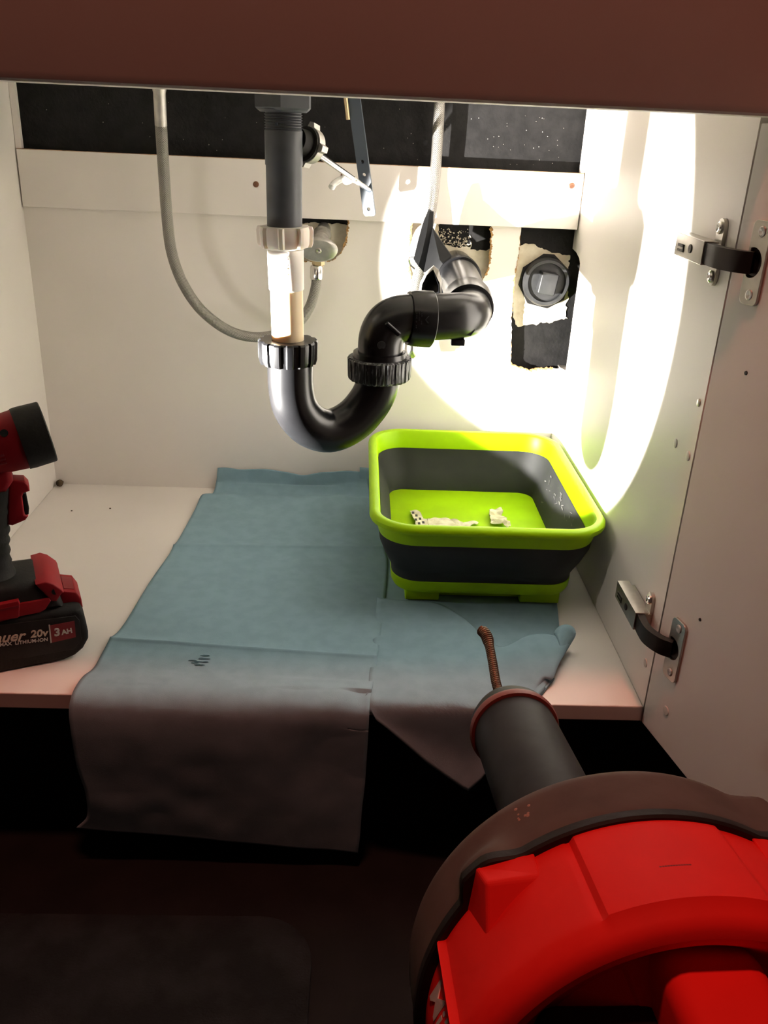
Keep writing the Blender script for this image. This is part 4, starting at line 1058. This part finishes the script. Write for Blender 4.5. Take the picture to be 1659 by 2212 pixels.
# weak wide spill that leaves the same lamp around the hot spot
l2 = bpy.data.lights.new('work_light_spill', 'SPOT'); l2.energy = SPILL_POWER; l2.color = (1.0, 0.95, 0.87)
l2.spot_size = math.radians(172); l2.spot_blend = 1.0; l2.shadow_soft_size = 0.012
lo2 = bpy.data.objects.new('work_light_spill', l2); COL.objects.link(lo2)
lo2.location = BEAM_O + BEAM_D * 0.001; lo2.rotation_euler = lo.rotation_euler
put(lo2, wl)

# ================================================================== drum drain cleaner
A_ = V((-0.051827, 0.988911, -0.139173)); U_ = V((0.998630, 0.052336, -0.000000)); V_ = V((-0.007284, 0.138982, 0.990268)); DC = V((0.586, -0.405, 0.152))
def dpos(s, th, r):
    t = math.radians(th); return DC + A_ * s + U_ * (r * math.cos(t)) + V_ * (r * math.sin(t))
def duv(u, v, s): return DC + A_ * s + U_ * u + V_ * v
ds = thing('drain_snake', 'red drum drain cleaner with black tube nose at the lower right', 'drain cleaner', (0.59, -0.52, FLOOR_Z))
def sm(x, a, b):
    t = max(0.0, min(1.0, (x - a) / (b - a))); return t * t * (3 - 2 * t)
def lugf(th):
    """0..1 around the two upper lugs"""
    th = th % 360
    l = sm(th, 124, 134) * (1 - sm(th, 139, 146))
    r = sm(186 - th, 124, 134) * (1 - sm(186 - th, 150, 158))
    return max(l, r)
def dgrid(prof, fun, name, material, parent, n=240, smooth=35):
    vs, fs = [], []
    for (s, r) in prof:
        for k in range(n):
            th = 360.0 * k / n
            vs.append(dpos(s, th, r + fun(s, th)))
    for i in range(len(prof) - 1):
        for k in range(n):
            fs.append((i * n + k, i * n + (k + 1) % n, (i + 1) * n + (k + 1) % n, (i + 1) * n + k))
    if prof[-1][1] > 0.0005: fs.append(tuple((len(prof) - 1) * n + k for k in range(n)))
    if prof[0][1] > 0.0005: fs.append(tuple(k for k in range(n - 1, -1, -1)))
    return obj(name, vs, fs, material, parent, smooth)
def bandf(s, th):
    if s > 0.004: return 0.0
    rt = sm(186 - (th % 360), 124, 134) * (1 - sm(186 - (th % 360), 150, 158))
    w = 0.0075 * lugf(th) * sm(-s, 0.012, 0.028)
    return max(w, 0.0085 * rt * sm(-s, -0.004, 0.004))
bp_ = [(0.058, 0.0330), (0.052, 0.0400), (0.030, 0.0640), (0.014, 0.0880), (0.006, 0.0962), (0.002, 0.0990), (-0.001, 0.1000)] + [(-0.003 - 0.0027 * k, 0.1002) for k in range(10)] + [(-0.0292, 0.1000), (-0.0295, 0.0960)]
band = dgrid(bp_, bandf, 'drum_front', 'drum_band', ds)
dgrid([(-0.0288, 0.0950), (-0.0290, 0.1000), (-0.0300, 0.1010), (-0.0340, 0.1010), (-0.0352, 0.1000), (-0.0354, 0.0950)], lambda s, th: 0.0080 * lugf(th), 'seam_gasket', 'rubber', ds)
def shellf(s, th):
    t = th % 360
    pan = sm(t, 73.5, 75.5) * (1 - sm(t, 111.5, 113.0))
    d = 0.0016 * pan * (1 - sm(-s, 0.083, 0.0875))
    d -= 0.0010 * math.exp(-((t - 113.6) / 0.55) ** 2) * (1 if s > -0.083 else 0)
    d += 0.0034 * math.exp(-((t - 157.0) / 0.9) ** 2) * (1 if s > -0.15 else 0)
    d -= 0.0018 * sm(t, 157.5, 159) * (1 - sm(t, 200, 203))
    return d if s > -0.0885 else d * max(0.0, 1 - (-s - 0.0885) / 0.004)
sp_ = [(-0.0345, 0.0900), (-0.0346, 0.0968), (-0.0360, 0.0978)] + [(-0.038 - 0.0035 * k, 0.0980 + 0.00008 * k) for k in range(14)]
sp_ += [(-0.0865, 0.0980), (-0.0890, 0.0972), (-0.0915, 0.0955), (-0.0930, 0.0930), (-0.0935, 0.0900), (-0.0920, 0.0860), (-0.0860, 0.0800), (-0.0800, 0.0740), (-0.0770, 0.0680), (-0.0800, 0.0620), (-0.0850, 0.0560), (-0.0900, 0.0400), (-0.0920, 0.0)]
shell = dgrid(sp_, shellf, 'drum_shell', 'red', ds, 480, 30)
def lugmesh(mir):
    f = (lambda th: 186 - th) if mir else (lambda th: th)
    Av = dpos(-0.0335, f(135.5), 0.1090); Bv = dpos(-0.0335, f(122.0), 0.0990); Cv = dpos(-0.0480, f(122.5), 0.0980)
    Dv = dpos(-0.0455, f(134.0), 0.1085); Ev = dpos(-0.0600, f(142.5), 0.0965); Gv = dpos(-0.0335, f(146.0), 0.0970)
    Hv = dpos(-0.0335, f(132), 0.085); Iv = dpos(-0.058, f(133), 0.085)
    b = MB().add([Av, Bv, Cv, Dv, Ev, Gv, Hv, Iv], [(0, 1, 2, 3), (3, 2, 4), (0, 3, 4, 5), (1, 0, 5, 6), (1, 6, 7, 2), (2, 7, 4), (5, 4, 7, 6)])
    o = b.build('rim_lug', 'red', ds, 0)
    md = o.modifiers.new('soft', 'BEVEL'); md.width = 0.0014; md.segments = 3; md.limit_method = 'ANGLE'
lugmesh(False); lugmesh(True)
# engraved line and small moulded emblem on the top panel
em = MB()
for th, s, w, l in ((92.0, -0.0655, 0.0115, 0.0004),):
    for k in range(12):
        a = dpos(s, 96.2 - k * 0.62, 0.0999); em.box((-0.0005, -0.0003, -0.0003), (0.0005, 0.0003, 0.0004), 0, Matrix.Translation(a))
em.build('engraved_line', 'label_red', shell, 0)
em = MB()
def ptd(s, th): return dpos(s, th, 0.0998)
fr_ = [ptd(-0.0705, 96), ptd(-0.0705, 89.5), ptd(-0.0765, 89.5), ptd(-0.0765, 96)]
em.tube(fr_ + [fr_[0]], 0.0003, 6)
for k in range(4): em.tube([ptd(-0.0718, 95 - k * 1.5), ptd(-0.0752, 94.6 - k * 1.5)], 0.0003, 6)
em.tube([ptd(-0.0735, 95), ptd(-0.0735, 90.4)], 0.0003, 6)
em.build('moulded_emblem', 'red', shell, 40)
# script lettering on the left flank of the shell
def wrap(co):
    s = -0.0400 - co.x; th = 170.5 - math.degrees(co.y / 0.0965)
    return dpos(s, th, 0.0966 + co.z)
text('Milwaukee', 0.0200, None, None, None, 'letter', 'lettering', shell, 0.0004, 0.35, 0.0002, 'LEFT', wrap)
# scrape on the band
scp = MB(); rnd = random.Random(6)
for k in range(9):
    a = dpos(-0.004 - 0.011 * rnd.random(), 119 + 4.5 * rnd.random(), 0.1003); r = rnd.uniform(0.0003, 0.0011)
    scp.lathe([(0, r), (0.0002, 0)], a, a - DC, 6)
tag(scp.build('scrape', 'scrape', band, 0), kind='stuff')
# rear motor housing and hand grip behind the drum, battery foot on the floor
def dslab(prof, u0, u1, bev, name, material, parent, seg=4, smooth=40):
    """profile in (s, v), pushed along u"""
    m4 = Matrix(((A_.x, -U_.x, V_.x, DC.x), (A_.y, -U_.y, V_.y, DC.y), (A_.z, -U_.z, V_.z, DC.z), (0, 0, 0, 1)))
    return slab(prof, -u1, -u0, bev, name, material, parent, m4, smooth, seg)
hb = dslab([(-0.060, 0.040), (-0.064, 0.064), (-0.074, 0.073), (-0.088, 0.0755), (-0.200, 0.0650), (-0.225, 0.050), (-0.225, -0.03), (-0.060, -0.03)], -0.0165, 0.0250, 0.009, 'motor_housing', 'red', ds, 4)
dslab([(-0.060, 0.030), (-0.085, 0.052), (-0.150, 0.046), (-0.160, -0.02), (-0.060, -0.02)], -0.060, -0.012, 0.006, 'switch_pod', 'rubber', ds, 3)
MB().tube(catmull([duv(0, -0.02, -0.16), duv(0, -0.09, -0.155), V((0.59, -0.53, -0.02)), V((0.59, -0.52, -0.12))], 24), lambda t: 0.024 - 0.004 * math.sin(3.14 * t), 24).build('hand_grip', 'rubber', ds)
MB().box((0.545, -0.58, FLOOR_Z), (0.635, -0.45, -0.115), 0.010).build('battery_foot', 'rubber', ds)
# nose: grey tube, ring, rounded collar, cable
tb_ = MB().lathe([(0.046, 0.0312), (0.150, 0.0304), (0.205, 0.0300), (0.206, 0.0290)], DC, A_, 48).build('nose_tube', 'tube_grey', ds)
MB().lathe([(0.0455, 0.0322), (0.050, 0.0330), (0.056, 0.0322), (0.056, 0.030)], DC, A_, 48).build('base_ring', 'oring', ds)
MB().lathe([(0.2045, 0.0300), (0.205, 0.0322), (0.2080, 0.0330), (0.2110, 0.0325), (0.2115, 0.029)], DC, A_, 48).build('collar_ring', 'oring', ds)
MB().lathe([(0.2105, 0.0285), (0.2110, 0.0312), (0.220, 0.0300), (0.2275, 0.0265), (0.2320, 0.0200), (0.2340, 0.0120), (0.2330, 0.0050), (0.2300, 0.0)], DC, A_, 48).build('collar', 'rubber', ds)
cp_ = catmull([duv(0, 0, 0.222), duv(0.0, 0.0008, 0.240), (0.5711, -0.1381, 0.1195), (0.5709, -0.1121, 0.1238), (0.5703, -0.0906, 0.1278), (0.5691, -0.0808, 0.1298), (0.5663, -0.0740, 0.1301)], 400)
Lc = sum((b - a).length for a, b in zip(cp_, cp_[1:]))
ff = frames(cp_); hel = []
turns = int(Lc / 0.0021); NS = turns * 10
for i in range(NS + 1):
    t = i / NS; x = t * (len(cp_) - 1); j = min(int(x), len(cp_) - 2); p = cp_[j].lerp(cp_[j + 1], x - j)
    _, n_, b_ = ff[j]; q = 2 * math.pi * i / 10
    R_ = 0.0030 + (0.0012 * sm(t, 0.80, 0.90))
    hel.append(p + n_ * (R_ * math.cos(q)) + b_ * (R_ * math.sin(q)))
cab_ = MB().tube(hel, 0.00098, 6).build('spring_cable', 'cable', ds, 60)
MB().tube(cp_[::8], 0.0026, 10).build('cable_core', 'rubber', cab_)

# ================================================================== crumbs
cr = thing_c = MB()
vs, fs = lathe([(0.0, 0.0), (0.0008, 0.0032), (0.003, 0.0050), (0.006, 0.0052), (0.009, 0.0036), (0.0104, 0.0)], (0.0085, 0.5195, 0.0002), (0, 0, 1), 18)
vs = [V(v) + V((1, 1, 0.6)) * (0.0012 * noise.noise(V(v) * 300)) for v in vs]
for v in vs: v.z = max(v.z, 0.0001)
o = MB().add(vs, fs).build('dust_ball', 'crumb', None, 60); tag(o, 'small brown ball of dirt in the back left floor corner', 'dirt')
for i, (p, l) in enumerate((((0.0530, 0.4307, 0.0000), 'dark crumb on the cabinet floor near the back left corner'), ((0.1041, 0.4426, 0.0000), 'fainter crumb on the cabinet floor nearer the blue towel'))):
    r = 0.0013
    vs, fs = lathe([(0, 0), (0.0002, r), (0.0010, r * .9), (0.0014, 0)], p, (0, 0, 1), 8)
    o = MB().add([V(v) + V((0.0004 * noise.noise(V(v) * 900 + V((i, 0, 0))), 0, 0)) for v in vs], fs).build('crumb', 'crumb', None, 60); tag(o, l, 'crumb')
